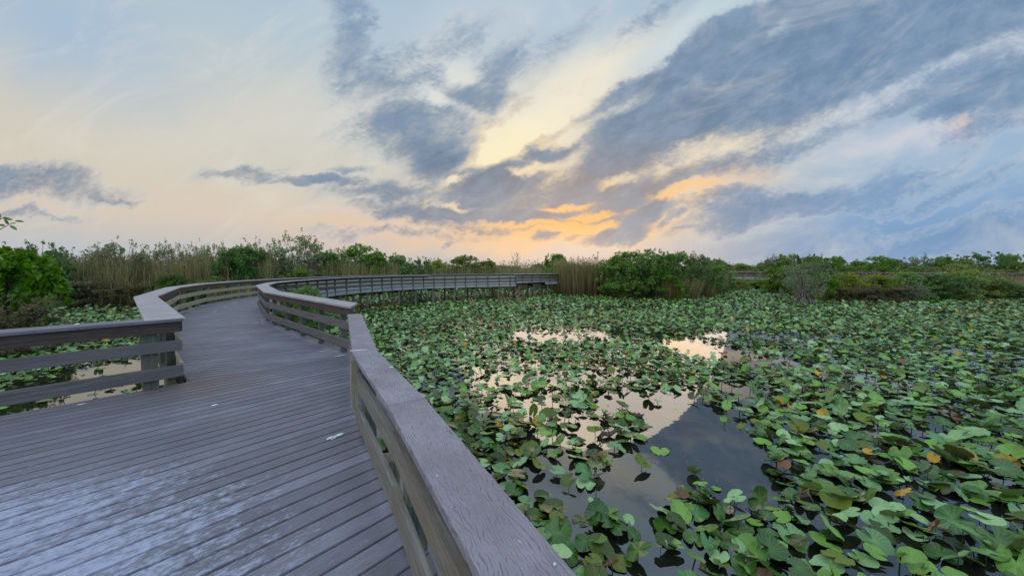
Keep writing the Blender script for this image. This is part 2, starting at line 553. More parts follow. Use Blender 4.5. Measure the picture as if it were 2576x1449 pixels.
def mat_deck():
    m, gg, bs, _ = new_mat('decking')
    oc = gg.node('ShaderNodeTexCoord').outputs['Object']
    t = attr(gg, 'tint')
    # grain runs along the boards, which lie at about 49 degrees here
    pr = gg.mapping(oc, rot=(0, 0, R(-49.5)))
    pr = gg.vm('ADD', pr, gg.xyz(gg.mul(t, 31.0), 0.0, 0.0))
    streak = gg.noise(gg.mapping(pr, scale=(3.0, 34, 1)), 2.0, 5, 0.62, 0.4)
    fine = gg.noise(gg.mapping(pr, scale=(40, 420, 1)), 1.0, 3, 0.65)
    blotch = gg.noise(oc, 1.3, 5, 0.62)
    c = gg.mix(gg.ss(blotch, 0.35, 0.68), lin(110, 111, 124), lin(136, 136, 150))
    c = gg.mix(gg.ss(streak, 0.38, 0.7, 0.0, 0.45), c, lin(92, 90, 94))
    c = gg.mix(gg.ss(fine, 0.42, 0.70, 0.0, 0.35), c, lin(80, 76, 84))
    c = gg.mix(gg.mul(gg.m('FRACT', gg.mul(t, 7.0)), 0.65), c, lin(90, 88, 94))
    # bleached and droppings-stained patch beside the left-hand rail
    d = gg.vm('DISTANCE', gg.vm('MULTIPLY', gg.mapping(oc, loc=(2.75, -1.45, 0)), (0.46, 0.62, 0)), (0, 0, 0))
    zone = gg.ss(d, 1.25, 0.25)
    w1_ = gg.noise(gg.mapping(pr, scale=(5, 9, 1)), 1.6, 6, 0.66, 0.3)
    w2_ = gg.noise(gg.mapping(pr, scale=(14, 24, 1)), 1.8, 4, 0.65, 0.2)
    wear = gg.ss(gg.add(gg.add(gg.mul(w1_, 0.55), gg.mul(w2_, 0.45)), gg.add(gg.mul(zone, 0.21), gg.mul(gg.sub(gg.m('FRACT', gg.mul(t, 13.0)), 0.5), 0.07))), 0.59, 0.78)
    wear = gg.mul(wear, gg.ss(zone, 0.0, 0.45))
    c = gg.mix(gg.mul(wear, 0.52), c, lin(194, 205, 232))
    tone = gg.noise(oc, 0.9, 3, 0.6)
    c = gg.mix(gg.mul(gg.mul(zone, gg.ss(tone, 0.35, 0.65)), 0.24), c, lin(146, 152, 180))
    # small dark flecks
    fl = gg.ss(gg.noise(oc, 55.0, 1, 0.4), 0.80, 0.83)
    c = gg.mix(fl, c, lin(40, 38, 46))
    # muddy corner by the left-hand end post
    mud = gg.mul(gg.ss(gg.vm('DISTANCE', oc, (-3.95, 4.75, 0.0)), 1.0, 0.1), gg.ss(blotch, 0.3, 0.6))
    c = gg.mix(gg.mul(mud, 0.6), c, lin(98, 84, 76))
    gg.put(bs.inputs['Base Color'], c)
    gg.put(bs.inputs['Roughness'], gg.ss(streak, 0.3, 0.7, 0.5, 0.68))
    bs.inputs['Specular IOR Level'].default_value = 0.42
    bump(gg, bs, gg.add(gg.mul(streak, 0.8), gg.mul(fine, 0.6)), 0.35, 0.004)
    return m


M_DECK = mat_deck()
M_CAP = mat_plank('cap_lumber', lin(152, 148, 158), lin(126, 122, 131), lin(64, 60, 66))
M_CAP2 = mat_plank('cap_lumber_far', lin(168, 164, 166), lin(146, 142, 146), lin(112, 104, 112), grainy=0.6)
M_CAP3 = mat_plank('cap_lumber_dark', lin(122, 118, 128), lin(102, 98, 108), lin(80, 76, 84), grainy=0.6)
M_WOOD = mat_wood('weathered_timber', lin(146, 143, 136), lin(100, 95, 90), lin(124, 110, 90))
M_WOODD = mat_wood('grey_timber', lin(124, 120, 122), lin(88, 84, 84), lin(112, 108, 104))
M_PALE = mat_wood('pale_timber', lin(182, 180, 158), lin(138, 135, 116), lin(164, 166, 140))  # paler, slightly yellow-green timber
M_SUB = mat_wood('reddish_timber', lin(94, 82, 76), lin(62, 52, 49), lin(86, 78, 72))
M_POST = mat_wood('post_timber', lin(112, 118, 106), lin(74, 80, 70), lin(96, 98, 84))
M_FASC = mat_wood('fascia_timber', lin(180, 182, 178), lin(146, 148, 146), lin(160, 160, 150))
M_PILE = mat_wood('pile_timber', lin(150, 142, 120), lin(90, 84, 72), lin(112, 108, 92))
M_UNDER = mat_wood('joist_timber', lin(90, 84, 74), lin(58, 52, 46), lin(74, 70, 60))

# ---------------------------------------------------------------- boardwalk plan
LEFT = [(-9.53, -1.80), (-4.21, 4.80), (-8.15, 8.60), (-11.2, 12.7), (-12.55, 15.4), (-13.4, 18.4), (-13.85, 21.5), (-13.9, 24.6),
        (-13.3, 28.0), (-11.8, 32.0), (-9.2, 35.6), (-5.2, 38.6), (-0.2, 41.4), (3.0, 43.8), (6.2, 46.4), (9.5, 49.2)]
LOW = [(1.994, -3.02), (-0.68, 2.07), (-1.41, 3.34), (-2.70, 6.20)]
HIGH = [(-2.68, 6.26), (-6.69, 10.2), (-9.55, 14.1), (-10.75, 16.6), (-11.3, 19.1), (-11.6, 21.8), (-11.45, 24.8), (-10.7, 27.6), (-9.35, 30.3), (-7.3, 32.8)]
BAY = [(-7.3, 32.8), (-3.9, 35.0), (0.3, 37.2)]
FAR = [(0.55, 39.6), (3.6, 41.7), (6.8, 44.2), (10.1, 47.0)]


def offs(pts, d, a=None, b=None):
    """polyline moved d metres to the left of its run, mitred"""
    out = []
    n = len(pts)
    for i in range(n):
        p = Vector(pts[i])
        d0 = (Vector(pts[i]) - Vector(pts[i - 1])).normalized() if i > 0 else None
        d1 = (Vector(pts[i + 1]) - Vector(pts[i])).normalized() if i < n - 1 else None
        d0 = d0 or d1
        d1 = d1 or d0
        n0 = Vector((-d0.y, d0.x))
        n1_ = Vector((-d1.y, d1.x))
        bis = (n0 + n1_).normalized()
        out.append(tuple(p + bis * d / max(0.3, bis.dot(n0))))
    return out


def board(name, i0, i1, o1, o0, z0, z1, mat, root, bev=0.004):
    """timber with plan corners i0-i1 (near face) and o1-o0 (back face); local x runs along it"""
    a = Vector(i0)
    ang = math.atan2(i1[1] - i0[1], i1[0] - i0[0])
    c, s = math.cos(-ang), math.sin(-ang)
    loc = []
    for p in (i0, i1, o1, o0):
        d = Vector(p) - a
        loc.append((d.x * c - d.y * s, d.x * s + d.y * c))
    bm = bmesh.new()
    h = (z1 - z0) / 2
    prism(bm, loc, -h, h)
    bmesh.ops.recalc_face_normals(bm, faces=bm.faces[:])
    if bev:
        bmesh.ops.bevel(bm, geom=bm.edges[:], offset=bev, segments=2, affect='EDGES', profile=0.6)
    me = bm_mesh(name, bm, [mat])
    r = root.location
    return link(name, me, root, (a.x - r.x, a.y - r.y, z0 + h - r.z), (0, 0, ang))


def post(name, x, y, ang, sx, sy, z0, z1, mat, root, lean=0.0):
    """upright timber; local x runs up it so that the grain does too"""
    bm = bmesh.new()
    prism(bm, [(-sy / 2, -sx / 2), (sy / 2, -sx / 2), (sy / 2, sx / 2), (-sy / 2, sx / 2)], 0, z1 - z0)
    bmesh.ops.recalc_face_normals(bm, faces=bm.faces[:])
    bmesh.ops.bevel(bm, geom=bm.edges[:], offset=0.005, segments=1, affect='EDGES')
    bmesh.ops.transform(bm, matrix=Matrix.Rotation(R(90), 4, 'Y'), verts=bm.verts[:])   # z -> x
    me = bm_mesh(name, bm, [mat])
    r = root.location
    o = link(name, me, root, (x - r.x, y - r.y, z0 - r.z))
    q = Matrix.Rotation(ang, 4, 'Z') @ Matrix.Rotation(lean, 4, 'X') @ Matrix.Rotation(R(-90), 4, 'Y')
    o.rotation_euler = q.to_euler()
    return o


def railing(label, pts, side, high=True, cap_mat=None, sub_mat=None, rail_mat=None, post_mat=None, post_at=None, step=1.2,
            post_size=0.09, cap_in=0.03, cap_out=0.35, post_foot=-0.06, skip_posts=(), rail_ext=(0.0, 0.0), group=None, top=None, cap_ext=(0.0, 0.0), cap_start=None):
    """side=+1: water lies to the left of the run, -1: to the right"""
    root = empty('railing', (pts[0][0], pts[0][1], 0.0), label, 'railing', group)
    ct = top or (0.863 if high else 0.74)
    cb = ct - 0.038

    def ext(line, e):
        line = [Vector(p) for p in line]
        line[0] = line[0] - (line[1] - line[0]).normalized() * e[0]
        line[-1] = line[-1] + (line[-1] - line[-2]).normalized() * e[1]
        return [tuple(p) for p in line]
    cpts = ext(pts, cap_ext)
    ci, co = offs(cpts, -side * cap_in), offs(cpts, side * cap_out)
    if cap_start:
        co[0] = cap_start
    for i in range(len(pts) - 1):
        # long runs are laid in two boards
        L = (Vector(pts[i + 1]) - Vector(pts[i])).length
        k = 1 if L < 3.4 else 2
        for j in range(k):
            f0, f1 = j / k, (j + 1) / k

            def lerp(a, b, f):
                return tuple(Vector(a).lerp(Vector(b), f))
            dz = random.uniform(-0.002, 0.002)
            e = 0.0015 / L
            board('cap_board', lerp(ci[i], ci[i + 1], f0 + e), lerp(ci[i], ci[i + 1], f1 - e), lerp(co[i], co[i + 1], f1 - e), lerp(co[i], co[i + 1], f0 + e),
                  cb + dz, ct + dz, cap_mat, root, 0.006)
    rp = ext(pts, rail_ext)
    r0, r1 = rp, offs(rp, side * 0.038)
    rows = [('middle_rail', 0.45, 0.583, rail_mat), ('bottom_rail', 0.124, 0.270, rail_mat)]
    if high:
        rows.insert(0, ('top_rail', 0.69, cb - 0.003, sub_mat))
    for nm, z0, z1, mm in rows:
        for i in range(len(pts) - 1):
            dz = random.uniform(-0.006, 0.006) if nm != 'top_rail' else 0.0
            board(nm, r0[i], r0[i + 1], r1[i + 1], r1[i], z0 + dz, z1 + dz, mm, root, 0.004)
    # posts behind the rails
    pl = offs(pts, side * (0.040 + post_size / 2 + 0.002))
    if post_at is None:
        post_at = []
        for i in range(len(pts) - 1):
            L = (Vector(pts[i + 1]) - Vector(pts[i])).length
            n = max(1, round(L / step))
            post_at += [(i, (j + 0.5) / n) for j in range(n)]
    for i, f in post_at:
        p = Vector(pl[i]).lerp(Vector(pl[i + 1]), f)
        d = Vector(pl[i + 1]) - Vector(pl[i])
        post('post', p.x, p.y, math.atan2(d.y, d.x), post_size * 1.05, post_size, post_foot, cb - 0.004, post_mat, root)
    return root


# ---- railings
rl_stub = railing('dark handrail with wide grey cap running out of the left edge of the photo', LEFT[:2], 1, True, M_CAP3, M_SUB, M_WOODD, M_POST,
                  post_at=[(0, 0.22), (0, 0.50), (0, 0.72), (0, 0.963)], post_size=0.14, rail_ext=(0, -0.02), group='boardwalk railings', cap_ext=(0, 0.0), cap_out=0.30)
rl_left = railing('long pale railing bending round the outer, far side of the curving boardwalk', LEFT[1:], 1, True, M_CAP2, M_SUB, M_PALE, M_POST, step=1.25, group='boardwalk railings',
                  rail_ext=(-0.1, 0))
rl_low = railing('low grey-purple handrail with embossed wood grain right beside the camera', LOW, -1, False, M_CAP, M_SUB, M_WOOD, M_POST,
                 post_at=[(0, 0.22), (0, 0.47), (0, 0.70), (0, 0.97), (1, 0.9), (2, 0.45), (2, 0.97)], post_size=0.10, cap_in=0.015, cap_out=0.20, group='boardwalk railings')
# upright end board nailed over the rails where the low handrail bends
_d = math.atan2(LOW[2][1] - LOW[1][1], LOW[2][0] - LOW[1][0])
_n = Vector((-math.sin(_d), math.cos(_d))) * 0.0105 - Vector((math.cos(_d), math.sin(_d))) * 0.05
post('trim_board', LOW[2][0] + _n.x, LOW[2][1] + _n.y, _d, 0.065, 0.020, 0.25, 0.699, M_PALE, rl_low)
rl_high = railing('taller lavender-grey railing on the inside of the bend, overlapping the low handrail', HIGH, -1, True, M_CAP2, M_SUB, M_WOODD, M_POST, step=1.2,
                  post_foot=-0.34, post_size=0.085, group='boardwalk railings', cap_ext=(0.05, 0), cap_start=(-2.84, 6.90))
rl_bay = railing('low dark railing of the viewing bay on the distant part of the boardwalk', BAY, -1, False, M_CAP2, M_SUB, M_WOODD, M_POST, step=1.15, post_foot=-0.34, group='boardwalk railings', cap_out=0.2)
rl_far = railing('short railing at the far end of the boardwalk, just before the tall tan reeds', FAR, -1, True, M_CAP2, M_SUB, M_WOODD, M_POST, step=1.3, post_foot=-0.34, group='boardwalk railings')
# taller end post of the bay with a square cap
_p = BAY[-1]
post('end_post', _p[0] + 0.08, _p[1] - 0.02, R(28), 0.14, 0.14, -0.36, 0.86, M_POST, rl_bay)
_o = post('post_cap', _p[0] + 0.08, _p[1] - 0.02, R(28), 0.34, 0.30, 0.862, 0.90, M_CAP2, rl_bay)


# a bright screw washer in the near cap
bm = bmesh.new()
bmesh.ops.create_cone(bm, cap_ends=True, segments=14, radius1=0.005, radius2=0.004, depth=0.003)
mm, gg, bs, _ = new_mat('screw_metal')
bs.inputs['Base Color'].default_value = lin(200, 205, 205)
bs.inputs['Metallic'].default_value = 0.6
bs.inputs['Roughness'].default_value = 0.4
_w = on_plane(2114 / 1.515, 2150 / 1.515, 0.742)
link('screw_head', bm_mesh('screw_head', bm, [mm]), rl_low, (_w[0] - LOW[0][0], _w[1] - LOW[0][1], 0.7435))

# ---- the boardwalk itself
RIGHT = HIGH + BAY[1:]
RPAIR = [HIGH[0], HIGH[1], (-9.2, 13.6), (-10.6, 16.2), (-11.2, 18.7), (-11.6, 21.8), (-11.45, 24.8), (-10.75, 27.5), (-9.35, 30.3), (-7.3, 32.8), BAY[1], BAY[2], FAR[1], FAR[2], FAR[3]]
LPAIR = LEFT[1:]
walk = empty('boardwalk', (0, 0, 0), 'long curving boardwalk of grey planks on timber piles over the pond', 'boardwalk')


def clip(poly, n, c, keep_less):
    out = []
    for i in range(len(poly)):
        a, b = Vector(poly[i]), Vector(poly[(i + 1) % len(poly)])
        da, db = a.dot(n) - c, b.dot(n) - c
        if not keep_less:
            da, db = -da, -db
        if da <= 0:
            out.append(tuple(a))
        if (da < 0 < db) or (db < 0 < da):
            out.append(tuple(a.lerp(b, da / (da - db))))
    return out


def planks(poly, ang, width=0.1435, gap=0.012, z=0.0, thick=0.036, phase=0.0):
    d = Vector((math.cos(ang), math.sin(ang)))
    n = Vector((-d.y, d.x))
    cs = [Vector(p).dot(n) for p in poly]
    bm = bmesh.new()
    tl = bm.verts.layers.float.new('tint')
    k = math.floor(min(cs) / width) + phase
    while k * width < max(cs):
        jit = random.uniform(-0.0012, 0.0012)
        q = clip(poly, n, k * width + gap / 2 + jit, False)
        q = clip(q, n, (k + 1) * width - gap / 2 + jit, True) if len(q) > 2 else q
        # drop doubled points
        qq = []
        for p in q:
            if not qq or (Vector(p) - Vector(qq[-1])).length > 1e-4:
                qq.append(p)
        if len(qq) > 2 and (Vector(qq[0]) - Vector(qq[-1])).length < 1e-4:
            qq.pop()
        k += 1
        if len(qq) < 3:
            continue
        t = random.random()
        n0 = len(bm.verts)
        dz = random.uniform(-0.0012, 0.0012)
        prism(bm, qq, z - thick + dz, z + dz)
        bm.verts.ensure_lookup_table()
        for v in bm.verts[n0:]:
            v[tl] = t
    bmesh.ops.recalc_face_normals(bm, faces=bm.faces[:])
    sharp = [e for e in bm.edges if all(abs(v.co.z - z) < 0.002 for v in e.verts)]
    bmesh.ops.bevel(bm, geom=sharp, offset=0.0042, segments=2, affect='EDGES')
    return bm


near_poly = [(-9.65, -1.72), (-4.26, 4.92), (-2.66, 6.56), (-2.58, 6.26), (-1.28, 3.40), (-0.55, 2.14), (2.1, -2.95), (2.7, -4.2), (-7.0, -4.2)]
link('decking', bm_mesh('decking', planks(near_poly, R(49.5)), [M_DECK]), walk)
Lo, Ro = offs(LPAIR, 0.10), offs(RPAIR, -0.13)
Lo[0] = (-4.26, 4.92)
Ro[0] = (-2.66, 6.56)
for i in range(len(LPAIR) - 1):
    far_ang = math.atan2(Ro[i + 1][1] - Lo[i + 1][1], Ro[i + 1][0] - Lo[i + 1][0])
    ang = R(34) if i == 0 else far_ang
    link('decking', bm_mesh('decking', planks([Lo[i], Lo[i + 1], Ro[i + 1], Ro[i]], ang), [M_DECK]), walk)
    # fascia boards under both edges, edge beams and a cross beam
    fi, fo = offs(RPAIR, -0.10), offs(RPAIR, -0.062)
    if i != 11:
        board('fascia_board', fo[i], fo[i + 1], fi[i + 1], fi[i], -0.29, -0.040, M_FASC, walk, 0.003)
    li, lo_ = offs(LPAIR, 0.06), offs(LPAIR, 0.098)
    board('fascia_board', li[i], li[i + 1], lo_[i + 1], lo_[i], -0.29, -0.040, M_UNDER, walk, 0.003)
    a, b = Vector(LPAIR[i]).lerp(Vector(RPAIR[i]), 0.5), Vector(LPAIR[i + 1]).lerp(Vector(RPAIR[i + 1]), 0.5)
    d = (b - a).normalized()
    nn_ = Vector((-d.y, d.x)) * 0.05
    board('joist', tuple(a - nn_), tuple(b - nn_), tuple(b + nn_), tuple(a + nn_), -0.26, -0.042, M_UNDER, walk, 0)


def pile(x, y, sz=0.15):
    return post('pile', x, y, random.uniform(0, 0.3), sz, sz, -2.8, -0.30, M_PILE, walk)


for i in range(len(RPAIR) - 1):
    for f in (0.12, 0.62):
        a = Vector(RPAIR[i]).lerp(Vector(RPAIR[i + 1]), f)
        b = Vector(LPAIR[i]).lerp(Vector(LPAIR[i + 1]), f)
        d = (b - a).normalized()
        p, q = a + d * 0.12, b - d * 0.12
        pile(p.x, p.y)
        pile(q.x, q.y, 0.16)
        w = Vector((-d.y, d.x)) * 0.06
        board('cross_beam', tuple(p - w), tuple(q - w), tuple(q + w), tuple(p + w), -0.50, -0.296, M_UNDER, walk, 0)
        if (i + int(f * 2)) % 3 == 0:
            bm = bmesh.new()
            tube(bm, [(p.x, p.y, -0.5), (p.x + d.x * 1.1, p.y + d.y * 1.1, -1.75)], [0.06, 0.06], 4)
            link('brace', bm_mesh('brace', bm, [M_PILE]), walk)
for x, y in [(-4.4, 4.3), (-6.2, 2.0), (-1.15, 3.5), (-0.35, 2.2), (0.4, 0.7), (-2.4, 6.0)]:
    pile(x, y)
# edge beam of the near platform
for a, b in [((-9.6, -1.75), (-4.22, 4.88)), ((1.95, -2.9), (-0.58, 2.10)), ((-0.58, 2.10), (-1.32, 3.36)), ((-1.32, 3.36), (-2.62, 6.26))]:
    a, b = Vector(a), Vector(b)
    d = (b - a).normalized()
    s = -1 if a.x > -3 else 1
    s = 1
    n_ = Vector((-d.y, d.x)) * (0.038 if a.x > -3 else -0.038)
    board('fascia_board', tuple(a), tuple(b), tuple(b + n_), tuple(a + n_), -0.27, -0.040, M_UNDER, walk, 0.003)

# ---- bird droppings on planks and caps
m_drop, gg, bs, _ = new_mat('bird_dropping')
bs.inputs['Base Color'].default_value = lin(226, 232, 232)
bs.inputs['Roughness'].default_value = 0.85


def dropping(u, v, z, length, width, ang, label, n=1, spread=0.0):
    x, y = on_plane(u, v, z)
    bm = bmesh.new()
    for k in range(n):
        cx = random.gauss(0, spread)
        cy = random.gauss(0, spread * 0.3)
        l, w = (length, width) if k == 0 else (length * random.uniform(0.15, 0.5), width * random.uniform(0.3, 0.9))
        vs_ = []
        for j in range(14):
            t = 2 * math.pi * j / 14
            r = 1 + 0.22 * math.sin(3 * t + k * 2) + random.uniform(-0.15, 0.15)
            vs_.append((cx + l / 2 * r * math.cos(t), cy + w / 2 * r * math.sin(t)))
        prism(bm, vs_, 0.0, 0.003 + 0.0004 * k)
    o = link('bird_dropping', bm_mesh('bird_dropping', bm, [m_drop]), None, (x, y, z + 0.0022), (0, 0, ang))
    return tag(o, label, 'bird dropping', 'bird droppings on the boardwalk')


S_ = 1.515
dropping(832, 1103, 0.0, 0.10, 0.022, R(58), 'splash of white bird dropping on the planks beside the low handrail', 9, 0.05)
dropping(855, 895, 0.0, 0.17, 0.03, R(42), 'white streak of bird dropping on the planks at the bend of the low handrail', 1)
dropping(818, 882, 0.0, 0.20, 0.014, R(40), 'thin faint streak of bird dropping across the planks near the bend', 1)
dropping(538, 1020, 0.0, 0.05, 0.032, R(50), 'round cream bird dropping alone in the middle of the near planks', 2, 0.015)
dropping(887, 1011, 0.0, 0.035, 0.02, R(30), 'small white spot of bird dropping at the foot of the low handrail', 1)
dropping(900, 882, 0.7405, 0.14, 0.018, R(20), 'white bird dropping smeared on the low handrail at its bend', 1)
dropping(985, 925, 0.7405, 0.03, 0.012, R(20), 'tiny white dropping on top of the low handrail', 1)
dropping(194, 816, 0.8635, 0.15, 0.03, R(128), 'white bird dropping running across the wide cap at the left edge', 1)
dropping(541, 784, 0.0, 0.14, 0.05, R(40), 'white bird dropping on the planks past the left corner post', 2, 0.05)
dropping(565, 772, 0.0, 0.12, 0.05, R(40), 'pale bird dropping in the middle of the planks where the boardwalk bends', 1)
dropping(594, 761, 0.0, 0.22, 0.07, R(35), 'farthest white bird dropping on the planks before the bend', 2, 0.06)
dropping(660, 811, 0.0, 0.15, 0.04, R(35), 'white bird dropping on the planks under the taller inner railing', 3, 0.08)
dropping(205, 1017, 0.0, 0.06, 0.025, R(45), 'white fleck of bird dropping by the gap under the left handrail', 1)
dropping(648, 769, 0.0, 0.16, 0.05, R(50), 'white bird dropping at the foot of the inner railing near the bend', 1)

# ---------------------------------------------------------------- pond and marsh ground
SHORE = [(-3000, 60), (-1200, 34), (-400, 31), (0, 29.5), (300, 30), (600, 30), (690, 36), (820, 41), (1000, 47), (1250, 51), (1375, 48), (1400, 41), (1440, 39.5), (1530, 37.5),
         (1570, 34), (1760, 33.5), (1800, 39), (1840, 50), (1980, 50), (2000, 38), (2030, 31.5), (2100, 32), (2210, 30.8), (2300, 30.5), (2340, 32.5), (2450, 32.5), (2560, 34), (2900, 38), (4200, 44), (7000, 60)]
_su = np.array([s[0] for s in SHORE], float)
_sy2 = np.array([s[1] for s in SHORE], float)


def shore_Y(u):
    return np.interp(u, _su, _sy2) * K


m_water, gg, bs, _ = new_mat('pond_water')
bs.inputs['Base Color'].default_value = (0.012, 0.013, 0.010, 1)
bs.inputs['Roughness'].default_value = 0.02
bs.inputs['IOR'].default_value = 2.5
oc = gg.node('ShaderNodeTexCoord').outputs['Object']
rp1 = gg.noise(oc, 1.1, 3, 0.5)
rp2 = gg.noise(oc, 6.0, 2, 0.5)
bump(gg, bs, gg.add(gg.mul(rp1, 1.0), gg.mul(rp2, 0.12)), 0.10, 0.02)
bm = bmesh.new()
bmesh.ops.create_grid(bm, x_segments=8, y_segments=8, size=220)
tag(link('water', bm_mesh('water', bm, [m_water]), None, (0, 0, WATER)), 'still dark pond reflecting the evening clouds', 'water', None, 'structure')

m_mud, gg, bs, _ = new_mat('marsh_ground')
oc = gg.node('ShaderNodeTexCoord').outputs['Object']
c = gg.mix(gg.ss(gg.noise(oc, 0.35, 6, 0.65), 0.35, 0.65), (0.030, 0.040, 0.016), (0.075, 0.085, 0.032))
c = gg.mix(gg.ss(gg.noise(oc, 0.02, 4, 0.6), 0.42, 0.60), c, (0.095, 0.105, 0.040))
gg.put(bs.inputs['Base Color'], c)
bs.inputs['Roughness'].default_value = 0.9
V, Q = [], []
us = np.concatenate([np.linspace(-2900, 6500, 330)])
for i, u in enumerate(us):
    Y0 = float(shore_Y(u)) + 0.5 * mnoise.noise((u * 0.02, 0.3, 0)) + 0.9
    k = (u - U0) / FPX
    for dist, z in ((0.0, WATER - 0.35), (1.2, WATER + 0.05), (4.0, WATER + 0.12), (30.0, WATER + 0.15), (200.0, WATER + 0.1), (3500.0, WATER + 0.1)):
        V.append((k * (Y0 + dist), Y0 + dist, z))
for i in range(len(us) - 1):
    for j in range(5):
        a = i * 6 + j
        Q.append((a, a + 6, a + 7, a + 1))
tag(link('ground', np_mesh('ground', V, quads=Q, mats=[m_mud], smooth=True)), 'low marsh ground behind the pond', 'ground', None, 'structure')

# ---------------------------------------------------------------- lily pads
PADCOL = {
    'green': (lin(110, 154, 62), lin(30, 70, 20)),
    'blue': (lin(142, 178, 120), lin(66, 114, 60)),
    'olive': (lin(96, 112, 24), lin(34, 56, 8)),
    'yellow': (lin(196, 146, 20), lin(140, 120, 22)),
    'brown': (lin(124, 84, 50), lin(72, 52, 34)),
}
PADMAT = {}
for k, (ca, cb) in PADCOL.items():
    m, gg, bs, out = new_mat('lily_pad_' + k)
    geo = gg.node('ShaderNodeNewGeometry')
    rnd = gg.m('FRACT', gg.add(objrand(gg), attr(gg, 'tint')))
    nz = gg.noise(geo.outputs['Position'], 9.0, 4, 0.6)
    c = gg.mix(gg.ss(gg.add(gg.mul(nz, 0.4), gg.mul(rnd, 0.7)), 0.3, 0.85), cb, ca)
    c = gg.mix(gg.ss(gg.noise(geo.outputs['Position'], 26.0, 3, 0.6), 0.60, 0.70, 0.0, 0.45), c, lin(96, 84, 40))
    # pale veins from the notch, carried in a mesh value
    vein = attr(gg, 'vein')
    c = gg.mix(gg.mul(vein, 0.24), c, tuple(min(1, x * 1.9 + 0.01) for x in ca[:3]))
    c = gg.mix(geo.outputs['Backfacing'], c, gg.mix(0.5, c, lin(96, 92, 48)))
    gg.put(bs.inputs['Base Color'], c)
    gg.put(bs.inputs['Roughness'], gg.ss(gg.add(gg.mul(nz, 0.5), gg.mul(rnd, 0.5)), 0.3, 0.7, 0.26, 0.55))
    bs.inputs['Specular IOR Level'].default_value = 0.5
    bump(gg, bs, gg.add(gg.mul(nz, 0.6), gg.mul(vein, -0.4)), 0.35, 0.012)
    PADMAT[k] = m
PADKEYS = list(PADCOL)
m_stem, gg, bs, _ = new_mat('lily_stem')
bs.inputs['Base Color'].default_value = (0.030, 0.034, 0.016, 1)
bs.inputs['Roughness'].default_value = 0.55


def pad_shape(nseg, rings, seed):
    """heart shaped leaf blade, radius about 1, notch towards -x; returns verts, tris, vein values"""
    r_ = random.Random(seed)
    ph = [r_.uniform(0, 6.28) for _ in range(6)]
    cup = r_.uniform(-0.10, 0.26)
    fold = r_.uniform(-0.05, 0.20)
    wav = r_.uniform(0.015, 0.07)
    elong = r_.uniform(1.0, 1.22)
    bites = [(r_.uniform(-2.2, 2.2), r_.uniform(0.06, 0.14), r_.uniform(0.08, 0.3)) for _ in range(r_.choice((0, 0, 0, 1, 2)))]
    V, T, W = [(-0.10, 0, 0)], [], [0.8]
    for ri in range(1, rings + 1):
        f = ri / rings
        for k in range(nseg):
            t = 2 * math.pi * (k + 0.5) / nseg - math.pi
            da = math.pi - abs(t)
            notch = math.exp(-(da / 0.17) ** 2)
            rr = f * (1.0 + 0.035 * math.sin(3 * t + ph[0]) + 0.02 * math.sin(9 * t + ph[1]) + 0.10 * math.exp(-((da - 0.55) / 0.35) ** 2)) * (1 - 0.78 * notch)
            for ba_, bw_, bd_ in bites:
                rr *= 1 - bd_ * f * math.exp(-((t - ba_) / bw_) ** 2)
            x, y = rr * math.cos(t) * elong - 0.10 * (1 - f), rr * math.sin(t)
            z = cup * f * f + fold * abs(y) * f + wav * f * f * math.sin(4 * t + ph[2]) + 0.6 * wav * f * math.sin(7 * t + ph[3])
            V.append((x, y, z))
            W.append((1.0 if k % 2 == 0 else 0.0) * (0.9 - 0.5 * f))
    for k in range(nseg):
        j = (k + 1) % nseg
        if k == nseg - 1:
            continue                      # the slit of the heart stays open
        T.append((0, 1 + k, 1 + j))
    for ri in range(rings - 1):
        a = 1 + ri * nseg
        b = a + nseg
        for k in range(nseg - 1):
            j = k + 1
            T += [(a + k, b + k, b + j), (a + k, b + j, a + j)]
    return np.array(V), np.array(T), np.array(W)


SH_NEAR = [pad_shape(36, 3, s) for s in range(14)]
SH_MID = [pad_shape(14, 2, s + 50) for s in range(14)]
SH_FAR = [pad_shape(8, 1, s + 90) for s in range(14)]

# where the water stays open (plan ellipses x, y, rx, ry, turn, strength)
OPEN = [(1.2, 6.3, 0.6, 0.8, 0.3, 0.6), (0.9, 4.6, 0.5, 0.7, 0.5, 0.45), (-1.5, 5.3, 3.2, 0.8, 1.96, 0.95), (-0.35, 3.0, 1.0, 0.5, 1.96, 0.8), (2.55, 15.6, 2.6, 1.6, 0.0, 0.74), (4.9, 15.4, 1.5, 1.5, 0, 0.7),
        (6.4, 13.2, 1.2, 2.6, 0.2, 0.75), (7.6, 11.4, 1.0, 1.6, 0.4, 0.7), (10.6, 15.2, 3.0, 1.4, 0.0, 0.76), (8.4, 11.6, 1.6, 1.6, 0, 0.5), (2.0, 9.2, 1.5, 0.8, 0, 0.45), (0.2, 8.0, 1.2, 1.4, 0, 0.4), (-0.6, 10.5, 1.3, 1.3, 0, 0.35),
        (5.6, 26.5, 5.0, 1.6, 0, 0.6), (-9.5, 8.6, 2.6, 1.7, 0.9, 0.80), (-8.2, 7.6, 1.7, 1.5, 0.8, 0.74), (-10.4, 9.5, 2.2, 1.5, 1.9, 0.78),
        (5.5, 4.3, 0.7, 0.35, 0.4, 0.4), (6.5, 6.3, 0.9, 0.5, 0, 0.4), (9.5, 9.0, 1.4, 0.6, 0, 0.35), (14, 12.5, 2.5, 0.8, 0, 0.35), (3.4, 2.5, 0.5, 0.25, 0, 0.6), (4.4, 2.9, 0.5, 0.25, 0, 0.6), (1.35, 3.35, 0.4, 0.25, 0.4, 0.6), (4.9, 8.3, 1.2, 0.6, 0, 0.5)]
